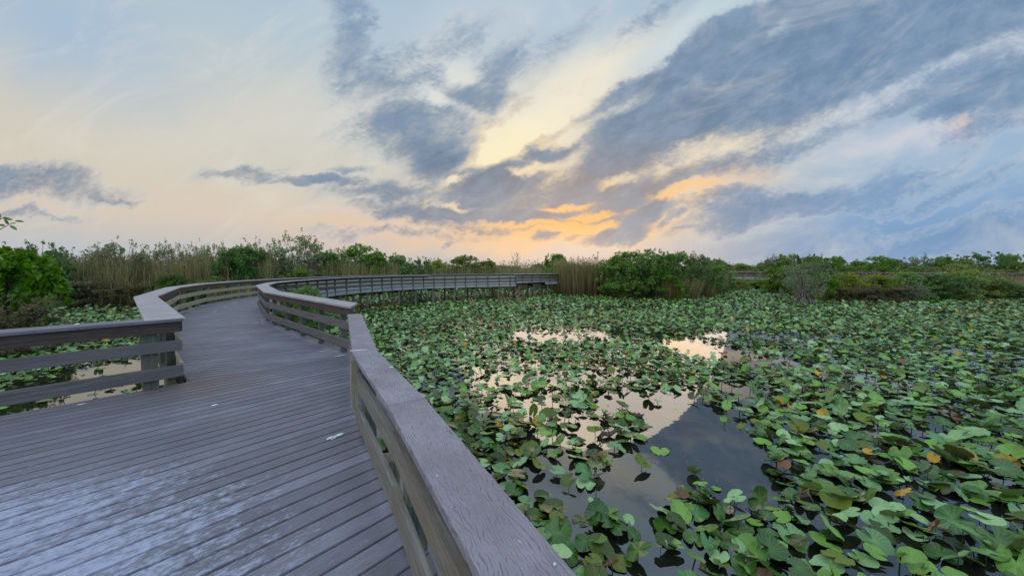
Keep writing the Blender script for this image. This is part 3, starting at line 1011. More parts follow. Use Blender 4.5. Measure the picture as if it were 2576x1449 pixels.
POOL = [on_plane(u_, v_, WATER) for u_, v_ in [(1500, 994), (1656, 976), (1778, 1022), (1877, 1056), (1915, 1119), (1960, 1184), (1968, 1262), (1868, 1258), (1745, 1200), (1672, 1272), (1630, 1300), (1622, 1385), (1585, 1380), (1540, 1282), (1515, 1150), (1610, 1115), (1635, 1056), (1480, 1035)]]


def openness(x, y):
    o = np.zeros_like(x)
    for cx, cy, rx, ry, a, s in OPEN:
        cx, cy, rx, ry = cx * K, cy * K, rx * K, ry * K
        c, sn = math.cos(a), math.sin(a)
        dx = (x - cx) * c + (y - cy) * sn
        dy = -(x - cx) * sn + (y - cy) * c
        d = np.sqrt((dx / rx) ** 2 + (dy / ry) ** 2)
        o = np.maximum(o, s * np.clip((1.18 - d) / 0.3, 0, 1))
    return o


def in_poly(x, y, poly):
    res = np.zeros(x.shape, bool)
    n = len(poly)
    for i in range(n):
        x0, y0 = poly[i]
        x1, y1 = poly[(i + 1) % n]
        c = ((y0 > y) != (y1 > y)) & (x < (x1 - x0) * (y - y0) / ((y1 - y0) or 1e-9) + x0)
        res ^= c
    return res


def fbm(x, y, s, seed=0):
    return np.array([mnoise.fractal((a * s + seed, b * s, 1.7), 1.0, 2.0, 3) for a, b in zip(x, y)])


# jittered grid, denser near the camera where the leaves are seen one by one
pts = []
for (ya, yb, cell) in ((0.9, 8.5, 0.165), (8.5, 26.0, 0.150), (26.0, 59.0, 0.225)):
    ys = np.arange(ya, yb, cell)
    for y in ys:
        xs = np.arange(-(1.43 * y + (1.2 if y < 9 else 9.0)), 1.43 * y + (1.2 if y < 9 else 6.0), cell)
        pts.append(np.stack([xs + rng.uniform(-0.5, 0.5, xs.size) * cell * 1.25, y + rng.uniform(-0.5, 0.5, xs.size) * cell * 1.25], 1))
pts = np.concatenate(pts)
px, py = pts[:, 0], pts[:, 1]
pu = px / np.maximum(py, 0.1) * FPX + U0
keep = py < shore_Y(pu) + 0.6
keep &= ~((pu < 640) & (py > 27.5 * K + rng.normal(0, 0.6, py.size)))
pts, px, py, pu = pts[keep], px[keep], py[keep], pu[keep]
clump = fbm(px, py, 0.55)
dens = 0.93 + 0.50 * clump + 0.40 * fbm(px, py, 2.3, 3.0) - openness(px, py) * 1.08
dens = np.maximum(dens, 0.02)
wob = 0.13 * fbm(px, py, 1.9, 4.0)
dens = np.where(in_poly(px + wob, py + wob * 0.7, POOL), 0.03, dens)
walk_poly = [near_poly[0], near_poly[1]] + [tuple(p) for p in offs(LPAIR, -0.1)[1:]] + [tuple(p) for p in offs(RPAIR, 0.1)[:0:-1]] + near_poly[3:]
under = in_poly(px, py, walk_poly)
dens = np.where(under, dens * 0.12, dens)
behind = (py > 24) & (px < 4) & ~under & in_poly(px, py, [(-4.2, 5), (-13.9, 15), (-60, 30), (-30, 60), (12, 62), (9.5, 49), (-0.2, 41.4), (-9.2, 35.6), (-13.4, 28), (-13.9, 21.5)])
dens = np.where(behind, dens * 0.3, dens)
keep = rng.uniform(0, 1, px.size) < dens
px, py, pu, clump = px[keep], py[keep], pu[keep], clump[keep]
N = px.size
size = np.clip(rng.normal(0.104, 0.030, N), 0.04, 0.150)
size *= np.interp(py, [0, 7, 10, 22, 28], [1.02, 1.0, 0.82, 0.82, 0.98])
raised = rng.uniform(0, 1, N) < 0.74
h = np.where(raised, np.abs(rng.normal(0.055, 0.042, N)) + 0.015, 0.008)
tilt = np.where(raised, np.abs(rng.normal(0.33, 0.22, N)), 0.02)
tilt = np.where(rng.uniform(0, 1, N) < 0.14, rng.uniform(0.5, 1.2, N), tilt) * np.where(raised, 1, 0.1)
h = np.maximum(h, np.sin(tilt) * size * 1.05 + 0.005)
yaw = rng.uniform(0, 2 * math.pi, N)
taz = rng.uniform(0, 2 * math.pi, N)
q = rng.uniform(0, 1, N)
kind = np.where(q < 0.50, 0, np.where(q < 0.80, 1, np.where(q < 0.955, 2, np.where(q < 0.972, 3, 4))))
oldpatch = fbm(px, py, 0.22, 9.0)
kind = np.where((oldpatch > 0.42) & (rng.uniform(0, 1, N) < 0.45), 2, kind)
kind = np.where((oldpatch > 0.52) & (rng.uniform(0, 1, N) < 0.05), 3, kind)
size = np.where(kind >= 3, size * 0.75, size)
tilt = np.where(kind == 3, np.maximum(tilt, rng.uniform(0.3, 1.1, N)), tilt)
h = np.maximum(h, np.sin(tilt) * size * 1.05 + 0.005)
tint = rng.uniform(0, 1, N)
shape = rng.integers(0, 14, N)


def seen_share():
    """rough share of the picture each pad takes; 0 where the frame or the boardwalk hides it"""
    dy = py * math.cos(PITCH) - (WATER - CAMZ) * 0 + (CAMZ - WATER) * math.sin(PITCH)
    depth = py * math.cos(PITCH) + (CAMZ - WATER) * math.sin(PITCH)
    up = py * math.sin(PITCH) - (CAMZ - WATER) * math.cos(PITCH)
    u = U0 + FPX * px / depth
    v = VC - FPX * up / depth
    area = size ** 2 * (CAMZ - WATER) / depth ** 3
    ok = (u > 15) & (u < 2561) & (v > 600) & (v < 1436)
    f = CAMZ / (CAMZ - WATER)                          # where the sight line meets the planks
    ok &= ~in_poly(px * f, py * f, walk_poly)
    fc = (CAMZ - 0.72) / (CAMZ - WATER)                # and the low cap
    cap = offs(LOW, 0.02) + offs(LOW, -0.22)[::-1]
    ok &= ~in_poly(px * fc, py * fc, cap)
    fl = (CAMZ - 0.86) / (CAMZ - WATER)
    ok &= ~in_poly(px * fl, py * fl, offs(LEFT[:2], -0.03) + offs(LEFT[:2], 0.35)[::-1])
    return np.where(ok, area, 0.0), u, v


share, vu, vv = seen_share()
order = np.argsort(-share)
single = order[:300]
is_single = np.zeros(N, bool)
is_single[single] = True

# the countable near ones
PADMESH = {}
for k in PADKEYS:
    for s in range(14):
        V, T, W = SH_NEAR[s]
        PADMESH[k, s] = np_mesh('lily_pad', V, tris=T, mats=[PADMAT[k]], smooth=True, attrs={'vein': W})
bm = bmesh.new()
tube(bm, [(0, 0, 0), (0.10, 0.03, -0.5), (0.05, 0.12, -1.0)], [0.055, 0.06, 0.07], 6)
STEM = bm_mesh('stem', bm, [m_stem], True)
NICE = {'green': 'dark green', 'blue': 'blue-green', 'olive': 'olive green', 'yellow': 'yellowed', 'brown': 'browned'}


def zone(x, y, u, v):
    if x < -2.9:
        return 'under the left handrail'
    if x < -0.05 and y < 4.2:
        return 'below the low handrail'
    if v > 1290:
        return 'beside the handrail at the bottom' if u < 1750 else ('at the bottom edge' if u < 2180 else 'in the bottom right corner')
    if u < 1480:
        return 'just outside the handrail'
    if u > 2250:
        return 'at the right edge'
    if v < 1010:
        return 'behind the open pool'
    if u < 1750:
        return 'between handrail and open pool'
    if u < 1960:
        return 'beside the open pool'
    return 'right of the open pool'


for n_, i in enumerate(single):
    k = PADKEYS[kind[i]]
    s = float(size[i])
    o = bpy.data.objects.new('lily_pad', PADMESH[k, int(shape[i])])
    COL.objects.link(o)
    o.location = (float(px[i]), float(py[i]), WATER + float(h[i]))
    ax = Vector((math.cos(taz[i]), math.sin(taz[i]), 0))
    rot = Matrix.Rotation(float(tilt[i]), 4, ax) @ Matrix.Rotation(float(yaw[i]), 4, 'Z')
    o.rotation_euler = rot.to_euler()
    o.scale = (s, s, s)
    pose = 'lying flat' if not raised[i] else ('tipped steeply' if tilt[i] > 0.5 else ('held high' if h[i] > 0.09 else 'held low'))
    big_ = 'large' if s > 0.142 else ('small' if s < 0.115 else 'middle-sized')
    tag(o, f'{big_} {NICE[k]} heart-shaped lily pad {pose} {zone(px[i], py[i], vu[i], vv[i])}', 'lily pad', 'lily pads on the pond')
    if raised[i]:
        st_ = bpy.data.objects.new('stem', STEM)
        COL.objects.link(st_)
        st_.parent = o
        # upright in the world whatever the tilt of the blade
        inv = rot.to_3x3().inverted()
        mw = (inv @ Matrix.Rotation(float(yaw[i]) * 1.7, 3, 'Z')).to_4x4()
        st_.matrix_local = mw @ Matrix.Diagonal((0.65, 0.65, (float(h[i]) + 0.10) / s, 1.0))
        st_.location = (-0.10, 0, -0.01)


# all the other pads as one mass
def pad_mass(idx, shapes, stems):
    Vs, Ts, Ms, Ti, Ve = [], [], [], [], []
    base = 0
    for s in range(14):
        ii = idx[shape[idx] == s]
        if not len(ii):
            continue
        V, T, W = shapes[s]
        cy_, sy_ = np.cos(yaw[ii]), np.sin(yaw[ii])
        X = V[None, :, 0] * cy_[:, None] - V[None, :, 1] * sy_[:, None]
        Y = V[None, :, 0] * sy_[:, None] + V[None, :, 1] * cy_[:, None]
        Z = np.repeat(V[None, :, 2], len(ii), 0)
        # tilt about the horizontal axis at taz
        ca, sa = np.cos(taz[ii])[:, None], np.sin(taz[ii])[:, None]
        p = X * ca + Y * sa
        r2 = -X * sa + Y * ca
        ct, st2 = np.cos(tilt[ii])[:, None], np.sin(tilt[ii])[:, None]
        r3 = r2 * ct - Z * st2
        Z3 = r2 * st2 + Z * ct
        X3 = p * ca - r3 * sa
        Y3 = p * sa + r3 * ca
        sc = size[ii][:, None]
        Vw = np.stack([X3 * sc + px[ii][:, None], Y3 * sc + py[ii][:, None], Z3 * sc + WATER + h[ii][:, None]], 2).reshape(-1, 3)
        nv = len(V)
        T3 = (T[None] + (np.arange(len(ii)) * nv)[:, None, None]).reshape(-1, 3) + base
        base += len(Vw)
        Vs.append(Vw)
        Ts.append(T3)
        Ms.append(np.repeat(kind[ii], len(T)))
        Ti.append(np.repeat(tint[ii], nv))
        Ve.append(np.tile(W, len(ii)))
    if stems:
        ii = idx[raised[idx]]
        n = len(ii)
        a = np.array([0, 2.09, 4.19])
        off = np.stack([np.cos(a), np.sin(a)], 1) * 0.008
        jx, jy = rng.normal(0, 0.04, n), rng.normal(0, 0.04, n)
        top = np.stack([px[ii][:, None] + off[None, :, 0], py[ii][:, None] + off[None, :, 1], np.repeat((WATER + h[ii] - 0.01)[:, None], 3, 1)], 2)
        bot = np.stack([(px[ii] + jx)[:, None] + off[None, :, 0], (py[ii] + jy)[:, None] + off[None, :, 1], np.full((n, 3), WATER - 0.1)], 2)
        Vw = np.concatenate([top, bot], 1).reshape(-1, 3)
        t0 = np.array([(0, 1, 4), (0, 4, 3), (1, 2, 5), (1, 5, 4), (2, 0, 3), (2, 3, 5)])
        T3 = (t0[None] + (np.arange(n) * 6)[:, None, None]).reshape(-1, 3) + base
        base += len(Vw)
        Vs.append(Vw)
        Ts.append(T3)
        Ms.append(np.full(len(T3), 5))
        Ti.append(np.zeros(len(Vw)))
        Ve.append(np.zeros(len(Vw)))
    return np.concatenate(Vs), np.concatenate(Ts), np.concatenate(Ms), np.concatenate(Ti), np.concatenate(Ve)


rest = np.where(~is_single)[0]
parts = [(rest[py[rest] < 6.5], SH_NEAR, True), (rest[(py[rest] >= 6.5) & (py[rest] < 19)], SH_MID, True), (rest[py[rest] >= 19], SH_FAR, False)]
Vs, Ts, Ms, Ti, Ve, base = [], [], [], [], [], 0
for idx, sh, stm in parts:
    a, b, c, d, e = pad_mass(idx, sh, stm)
    Vs.append(a)
    Ts.append(b + base)
    Ms.append(c)
    Ti.append(d)
    Ve.append(e)
    base += len(a)
me = np_mesh('lily_pads', np.concatenate(Vs), tris=np.concatenate(Ts), mats=[PADMAT[k] for k in PADKEYS] + [m_stem], smooth=True, midx=np.concatenate(Ms),
             attrs={'tint': np.concatenate(Ti), 'vein': np.concatenate(Ve)})
tag(link('lily_pads', me), 'dense carpet of green lily pads spreading over the pond to the far reeds', 'lily pads', None, 'stuff')

# ---- old root stocks and bent stems lying in the open pool
m_root, gg, bs, _ = new_mat('rhizome')
oc = gg.node('ShaderNodeTexCoord').outputs['Object']
nz = gg.noise(oc, 22, 4, 0.6)
gg.put(bs.inputs['Base Color'], gg.mix(nz, (0.03, 0.02, 0.014), (0.16, 0.12, 0.08)))
bs.inputs['Roughness'].default_value = 0.7
bump(gg, bs, nz, 0.7, 0.03)


def rootstock(u, v, pts_, rad, label, shoots):
    x, y = on_plane(u, v, WATER)
    root = empty('rootstock', (x, y, WATER), label, 'root stock', 'floating root stocks in the open pool')
    bm = bmesh.new()
    rr = [rad * (0.75 + 0.25 * math.sin(1.3 * i) + random.uniform(-0.1, 0.1)) for i in range(len(pts_))]
    tube(bm, pts_, rr, 9)
    for _ in range(14):        # leaf scars
        p = Vector(random.choice(pts_)) + Vector((random.uniform(-.03, .03), random.uniform(-.03, .03), rad * 0.7))
        bmesh.ops.create_icosphere(bm, subdivisions=1, radius=rad * random.uniform(0.2, 0.36), matrix=Matrix.Translation(p))
    link('trunk', bm_mesh('trunk', bm, [m_root], True), root)
    bm = bmesh.new()
    for _ in range(shoots):
        p = Vector(random.choice(pts_))
        a = random.uniform(0, 6.28)
        l = random.uniform(0.12, 0.34)
        tube(bm, [p, p + Vector((math.cos(a) * l * 0.5, math.sin(a) * l * 0.5, 0.11)), p + Vector((math.cos(a) * l, math.sin(a) * l, random.uniform(-0.02, 0.10)))], [0.009, 0.008, 0.005], 5)
    if shoots:
        link('stalks', bm_mesh('stalks', bm, [m_shoot], True), root)


m_shoot, gg, bs, _ = new_mat('old_stalk')
bs.inputs['Base Color'].default_value = (0.16, 0.14, 0.05, 1)
bs.inputs['Roughness'].default_value = 0.6
rootstock(1600, 1048, [(-0.13, 0.02, 0.0), (-0.05, 0.0, 0.03), (0.05, 0.0, 0.035), (0.13, -0.02, 0.02)], 0.045, 'short brown root stock floating alone in the open pool', 3)
rootstock(1545, 1098, [(-0.30, -0.08, 0.0), (-0.20, -0.02, 0.07), (-0.08, 0.0, 0.04), (0.04, 0.04, 0.10), (0.13, 0.05, 0.10), (0.18, 0.02, 0.02)], 0.05, 'knotted brown root stock arching out of the water at the left of the open pool', 8)
rootstock(1490, 1160, [(-0.1, 0, -0.03), (0.0, 0.02, 0.0), (0.1, 0.05, -0.03)], 0.035, 'root stock with a spray of bare yellow stalks between handrail and pool', 22)
rootstock(2020, 1250, [(-0.2, 0.03, -0.02), (-0.05, 0.0, 0.03), (0.1, 0.05, 0.02), (0.2, 0.08, -0.03)], 0.05, 'dark root stock among the pads at the lower end of the open pool', 7)

# ---- bits of dead leaf and bubbles drifting on the open water
n = 2600
r_ = np.random.default_rng(77)
dx0, dy0 = r_.uniform(-3, 9, n), r_.uniform(2, 18, n)
k = (openness(dx0, dy0) > 0.3) | in_poly(dx0, dy0, POOL)
edge_ = fbm(dx0, dy0, 0.9, 2.0) > -0.05
dx0, dy0 = dx0[k & edge_], dy0[k & edge_]
n = len(dx0)
a = r_.uniform(0, 6.283, (n, 5)) * 0 + np.linspace(0, 5.03, 5)[None] + r_.uniform(0, 6, (n, 1))
rad = r_.uniform(0.005, 0.022, (n, 1)) * r_.uniform(0.6, 1.3, (n, 5))
V = np.stack([dx0[:, None] + np.cos(a) * rad, dy0[:, None] + np.sin(a) * rad * 0.7, np.full((n, 5), WATER + 0.004)], 2).reshape(-1, 3)
t0 = np.array([(0, 1, 2), (0, 2, 3), (0, 3, 4)])
T3 = (t0[None] + (np.arange(n) * 5)[:, None, None]).reshape(-1, 3)
m_deb, gg, bs, _ = new_mat('floating_debris')
gg.put(bs.inputs['Base Color'], gg.mix(gg.noise(gg.node('ShaderNodeNewGeometry').outputs['Position'], 3.0, 2, 0.6), (0.06, 0.05, 0.03), (0.34, 0.32, 0.22)))
bs.inputs['Roughness'].default_value = 0.6
tag(link('floating_debris', np_mesh('floating_debris', V, tris=T3, mats=[m_deb])), 'specks of dead leaf drifting on the open water', 'debris', None, 'stuff')

# ---------------------------------------------------------------- vegetation


def mat_leaf(name, ca, cb, trans=0.30, rough=0.55):
    m, gg, bs, out = new_mat(name)
    t = attr(gg, 'tint')
    rnd = objrand(gg)
    c = gg.mix(t, cb, ca)
    hs = gg.node('ShaderNodeHueSaturation')
    gg.put(hs.inputs['Hue'], gg.add(0.485, gg.mul(rnd, 0.03)))
    gg.put(hs.inputs['Saturation'], gg.add(0.85, gg.mul(gg.m('FRACT', gg.mul(rnd, 5.3)), 0.3)))
    gg.put(hs.inputs['Value'], gg.add(0.82, gg.mul(gg.m('FRACT', gg.mul(rnd, 9.7)), 0.4)))
    gg.put(hs.inputs['Color'], c)
    gg.put(bs.inputs['Base Color'], hs.outputs[0])
    bs.inputs['Roughness'].default_value = rough
    bs.inputs['Specular IOR Level'].default_value = 0.35
    tr = gg.node('ShaderNodeBsdfTranslucent')
    gg.put(tr.inputs['Color'], gg.mix(0.5, hs.outputs[0], lin(120, 140, 40)))
    mx = gg.node('ShaderNodeMixShader')
    mx.inputs[0].default_value = trans
    gg.t.links.new(bs.outputs[0], mx.inputs[1])
    gg.t.links.new(tr.outputs[0], mx.inputs[2])
    gg.t.links.new(mx.outputs[0], out.inputs['Surface'])
    return m


M_LEAF = {
    'dark': mat_leaf('leaf_dark', lin(112, 150, 74), lin(58, 96, 44), 0.38),
    'mid': mat_leaf('leaf_mid', lin(134, 164, 78), lin(80, 116, 54), 0.38),
    'pale': mat_leaf('leaf_pale', lin(156, 168, 122), lin(106, 126, 82), 0.38),
    'yellow': mat_leaf('leaf_yellow', lin(166, 186, 74), lin(104, 130, 50), 0.40),
    'bright': mat_leaf('leaf_bright', lin(108, 164, 46), lin(44, 96, 28), 0.38, 0.42),
    'grey': mat_leaf('leaf_grey', lin(140, 152, 122), lin(90, 106, 80), 0.34),
    'brown': mat_leaf('leaf_brown', lin(134, 120, 90), lin(82, 78, 56), 0.3),
}
m_bark, gg, bs, _ = new_mat('bark')
gg.put(bs.inputs['Base Color'], gg.mix(gg.noise(gg.node('ShaderNodeTexCoord').outputs['Object'], 30, 3, 0.6), (0.10, 0.085, 0.07), (0.26, 0.24, 0.21)))
bs.inputs['Roughness'].default_value = 0.9
m_barkd, gg, bs, _ = new_mat('bark_dark')
bs.inputs['Base Color'].default_value = (0.055, 0.045, 0.036, 1)
bs.inputs['Roughness'].default_value = 0.9


def leaf_cloud(centres, radii, counts, size, seed, up=0.25, long_=1.7, droop=0.0):
    """many single leaves gathered in clumps; returns verts, quads, tint"""
    r_ = np.random.default_rng(seed)
    P, TT = [], []
    for c, rad, n in zip(centres, radii, counts):
        n = int(n)
        d = r_.normal(0, 1, (n, 3))
        d /= np.linalg.norm(d, axis=1)[:, None] + 1e-9
        rr = r_.uniform(0.25, 1.0, (n, 1)) ** 0.55
        p = np.array(c)[None] + d * rr * np.array(rad)[None]
        P.append(p)
        TT.append(np.clip(r_.uniform(0, 1) * 0.45 + r_.uniform(0, 0.55, n), 0, 1))
    P = np.concatenate(P)
    T = np.concatenate(TT)
    ok = P[:, 2] > 0.005
    P, T = P[ok], T[ok]
    n = len(P)
    ax = r_.normal(0, 1, (n, 3))
    ax[:, 2] = ax[:, 2] * 0.7 + up - droop
    ax /= np.linalg.norm(ax, axis=1)[:, None]
    sd = np.cross(ax, r_.normal(0, 1, (n, 3)))
    sd /= np.linalg.norm(sd, axis=1)[:, None] + 1e-9
    s = (size * r_.uniform(0.6, 1.35, n))[:, None]
    a = P - ax * s * long_ * 0.5
    b = P + sd * s * 0.5
    c = P + ax * s * long_ * 0.5
    d = P - sd * s * 0.5
    V = np.stack([a, b, c, d], 1).reshape(-1, 3)
    Q = np.arange(n * 4).reshape(-1, 4)
    return V, Q, np.repeat(T, 4)


def stems_mesh(name, paths, mat, seg=5):
    bm = bmesh.new()
    for pts_, rads in paths:
        tube(bm, pts_, rads, seg, cap=False)
    return bm_mesh(name, bm, [mat], True)


def proto_shrub(seed, leafkind, n_clump=38, per=330, size=0.025, base=0.05, top=1.0, round_=1.0, airy=0.0, bark=None, spiky=0.0, sz=1.0, stems=16):
    """unit shrub: crown about 1 wide and 1 high, standing at z=0"""
    r_ = random.Random(seed)
    cs, rs, ns, paths = [], [], [], []
    for k in range(n_clump):
        a = r_.uniform(0, 6.283)
        zz = base + (top - base) * (r_.random() ** (0.75 if airy else 0.85))
        prof = (max(0.05, 1 - abs((zz - 0.42) / 0.62) ** 2.4)) ** 0.5 * 0.5 * round_
        rr = prof * (r_.random() ** 0.5) * (1 - spiky * zz * 0.5)
        c = (rr * math.cos(a), rr * math.sin(a), zz)
        cr = r_.choice((0.06, 0.08, 0.10, 0.13, 0.16)) * (0.8 if airy else 1.0)
        cs.append(c)
        rs.append((cr * r_.uniform(0.7, 1.3), cr * r_.uniform(0.7, 1.3), cr * r_.uniform(0.5, 1.1)))
        ns.append(per * r_.uniform(0.6, 1.3) * (cr / 0.12) ** 1.6)
        if k < stems:
            j = (c[0] * 0.45 + r_.uniform(-.05, .05), c[1] * 0.45 + r_.uniform(-.05, .05), zz * 0.5)
            paths.append(([(c[0] * 0.1 + r_.uniform(-.05, .05), c[1] * 0.1 + r_.uniform(-.05, .05), -0.05), j, (c[0], c[1], zz), (c[0] * 1.1, c[1] * 1.1, zz + cr * 0.9)], [0.013, 0.009, 0.005, 0.002]))
    # small sprays that break the outline
    for k in range(int(70 + 40 * airy)):
        a = r_.uniform(0, 6.283)
        zz = r_.uniform(0.30, 1.0) + (r_.random() ** 3) * 0.16
        prof = (max(0.03, 1 - abs((zz - 0.42) / 0.70) ** 2.4)) ** 0.5 * r_.uniform(0.40, 0.62) * round_
        c = (prof * math.cos(a), prof * math.sin(a), zz)
        cs.append(c)
        q_ = r_.uniform(0.02, 0.05)
        rs.append((q_, q_, q_ * 1.7))
        ns.append(r_.randint(8, 26))
        if r_.random() < 0.6:
            paths.append(([(c[0] * 0.6, c[1] * 0.6, zz * 0.75), c, (c[0] * 1.06, c[1] * 1.06, zz + 0.05)], [0.004, 0.0025, 0.001]))
    V, Q, T = leaf_cloud(cs, rs, ns, size * sz, seed)
    fol = np_mesh('foliage', V, quads=Q, mats=[M_LEAF[leafkind]], attrs={'tint': T})
    stm = stems_mesh('stems', paths, bark or m_bark, 4)
    return fol, stm


PROTO = {
    'dark': [proto_shrub(11, 'dark'), proto_shrub(12, 'dark', 44, 290)],
    'mid': [proto_shrub(21, 'mid'), proto_shrub(22, 'mid', 46, 280)],
    'airy': [proto_shrub(31, 'pale', 34, 210, 0.019, 0.26, 1.0, 1.0, 1.0, stems=26), proto_shrub(32, 'pale', 30, 210, 0.019, 0.30, 1.0, 0.95, 1.0, stems=24)],
    'yellow': [proto_shrub(41, 'yellow', 44, 330, 0.022, 0.04, 1.0, 1.0), proto_shrub(42, 'yellow', 48, 300, 0.022, 0.04)],
    'bright': [proto_shrub(51, 'bright', 50, 60, 0.060, 0.12, 1.0, 1.05, 0, m_barkd, sz=1.0)],
    'grey': [proto_shrub(61, 'grey', 30, 260, 0.020, 0.22, 1.0, 0.95, 0.6, stems=26)],
    'twiggy': [proto_shrub(81, 'mid', 34, 190, 0.021, 0.2, 1.0, 1.0, 1.0, stems=26), proto_shrub(82, 'dark', 34, 190, 0.021, 0.2, 1.0, 1.0, 1.0, stems=26)],
    'low': [proto_shrub(71, 'brown', 40, 300, 0.022, 0.0, 0.8, 1.1, 0, m_barkd, stems=24)],
}
COUNT = {}


def shrub(u, Y, width, top_v, kind, label, cat='shrub', name='shrub', group=None, squash=None, base=WATER - 0.05):
    if Y > 14:
        Y, width = Y * K, width * K
    ztop = CAMZ + (HOR - top_v) * Y / FPX
    hgt = (ztop - base) / 1.09        # sprays stand a little above the crown
    k = COUNT.get(kind, 0)
    COUNT[kind] = k + 1
    fol, stm = PROTO[kind][k % len(PROTO[kind])]
    root = empty(name, (X_at(u, Y), Y, base), label, cat, group, random.uniform(0, 6.28))
    root.scale = (width, width * (squash or random.uniform(0.75, 1.0)), hgt)
    f = link('foliage', fol, root)
    s = link('stems', stm, root)
    return root


GL = 'shrubs on the left bank'
GR = 'shrubs on the right bank'
GB = 'trees and shrubs beyond the marsh'
# --- left side
shrub(4, 16.0, 3.3, 626, 'bright', 'bright green broad-leaved bush at the left edge of the pond', group=GL)
shrub(20, 13.2, 2.4, 735, 'low', 'low brown-green bush at the foot of the bright green bush', group=GL)
for a in [
    (100, 27.0, 4.0, 612, 'dark', 'dark twiggy bush behind the bright green bush at the left'),
    (310, 31.0, 4.4, 606, 'airy', 'pale airy bush rising above the reeds, nearest to the left edge'),
    (430, 33.0, 2.8, 610, 'airy', 'narrow pale bush above the reeds between two wider ones'),
    (498, 33.5, 2.6, 612, 'airy', 'small pale bush above the reeds left of the dark green bush'),
    (556, 33.0, 3.0, 614, 'airy', 'thin pale bush against the left side of the dark green bush'),
    (610, 31.0, 4.2, 622, 'dark', 'dark green bush reaching down to the water behind the outer railing'),
    (560, 32.0, 3.4, 668, 'mid', 'half-high green bush in front of the reeds left of the dark bush'),
    (648, 39.0, 3.4, 606, 'airy', 'pale bush with bare twigs left of the tallest airy tree'),
    (690, 38.0, 4.0, 640, 'dark', 'dark bush under the left side of the tallest airy tree'),
    (815, 42.0, 4.6, 636, 'dark', 'dark green bush right of the tallest airy tree'),
    (745, 36.0, 3.2, 672, 'yellow', 'small yellow-green bush right behind the far railing'),
    (860, 44.0, 4.4, 624, 'airy', 'pale broken-topped bush above the railing, right of the airy tree'),
    (915, 43.5, 5.0, 616, 'mid', 'taller green bush standing above the middle of the far railing'),
    (985, 46.0, 6.0, 640, 'mid', 'wide green bush behind the middle of the far railing'),
    (1060, 50.0, 3.6, 648, 'dark', 'small dark bush among the reeds behind the railing'),
    (1180, 53.0, 7.4, 644, 'mid', 'wide olive bush among the reeds behind the far boardwalk'),
    (1105, 55.0, 4.0, 652, 'yellow', 'low yellow-green bush in the reeds behind the far boardwalk'),
    (230, 28.2, 3.0, 690, 'low', 'brown brushy bush at the waterline below the left reeds'),
    (330, 28.4, 3.6, 700, 'low', 'dark brushy bush at the waterline below the airy bush'),
    (430, 28.4, 3.2, 690, 'dark', 'dark green bush at the waterline left of the railing bend'),
    (160, 27.2, 3.0, 700, 'dark', 'dark bush at the waterline beside the bright green bush'),
    (520, 29.0, 3.4, 704, 'mid', 'green bush at the waterline behind the railing bend'),
    (760, 13.7, 1.7, 722, 'mid', 'leafy green bush growing in the bend inside the boardwalk'),
]:
    shrub(*a, group=GL)
# --- the tall airy tree
shrub(748, 38.5, 5.6, 586, 'airy', 'tallest airy tree with pale leaves standing over the far railing', 'tree', 'tree', GL)
# --- middle and right side
for a in [
    (1404, 41.5, 2.6, 652, 'yellow', 'yellow-green bush between the end of the boardwalk and the tan reeds'),
    (1395, 47.0, 3.4, 640, 'dark', 'dark bush just behind the end of the boardwalk'),
    (1570, 35.5, 4.6, 640, 'mid', 'olive bush against the right side of the tan reeds'),
    (1640, 36.0, 5.4, 630, 'dark', 'tallest dark green bush on the right bank'),
    (1700, 36.5, 5.2, 634, 'mid', 'green bush with ragged top right of the tallest one'),
    (1600, 35.2, 5.0, 628, 'twiggy', 'thin twiggy bush standing before the tallest dark bush'),
    (1735, 35.6, 5.0, 636, 'twiggy', 'thin dark twiggy bush at the right end of the dark bushes'),
    (1660, 34.3, 4.6, 668, 'dark', 'dark bush at the water in front of the tallest dark bush'),
    (1580, 34.6, 3.4, 690, 'mid', 'green bush at the water beside the tan reeds'),
    (1775, 38.0, 4.6, 650, 'dark', 'lower dark green bush falling away towards the second boardwalk'),
    (1805, 42.0, 4.2, 664, 'mid', 'green bush left of the second boardwalk'),
    (1840, 48.0, 5.0, 700, 'yellow', 'low yellow-green bush in front of the second boardwalk'),
    (1905, 51.0, 6.4, 704, 'mid', 'low green bush below the second boardwalk'),
    (1970, 47.0, 5.6, 698, 'yellow', 'low yellow-green bush left of the grey root-based bush'),
    (1880, 52.0, 5.0, 716, 'low', 'low brown brush at the water below the second boardwalk'),
    (2034, 34.0, 4.4, 654, 'grey', 'tall grey-green bush right behind the root-based bush'),
    (1962, 41.0, 4.4, 672, 'mid', 'green bush left behind the root-based bush'),
    (2065, 32.5, 3.0, 684, 'mid', 'green bush close behind the grey root-based bush'),
    (2120, 34.0, 4.2, 688, 'yellow', 'yellow-green bush right of the grey root-based bush'),
    (2190, 33.4, 4.0, 690, 'yellow', 'yellow-green bush with dead stems in the middle of the right bank'),
    (2270, 33.0, 4.0, 684, 'mid', 'green bush with pale bare trunks on the right bank'),
    (2150, 31.6, 3.0, 716, 'low', 'reddish brown brush at the waterline right of the root-based bush'),
    (2235, 31.3, 3.2, 712, 'low', 'reddish brown brush at the waterline below the pale trunks'),
    (2300, 31.0, 2.0, 716, 'grey', 'bare grey bush at the waterline below the pale trunks'),
    (2360, 33.2, 4.4, 690, 'dark', 'dark green bush at the water on the right'),
    (2420, 34.0, 5.0, 680, 'yellow', 'large round yellow-green bush on the right bank'),
    (2480, 34.5, 4.4, 698, 'mid', 'green bush sloping towards the right edge'),
    (2545, 35.0, 4.0, 716, 'dark', 'low dark bush at the right edge below the second boardwalk'),
]:
    shrub(*a, group=GR)
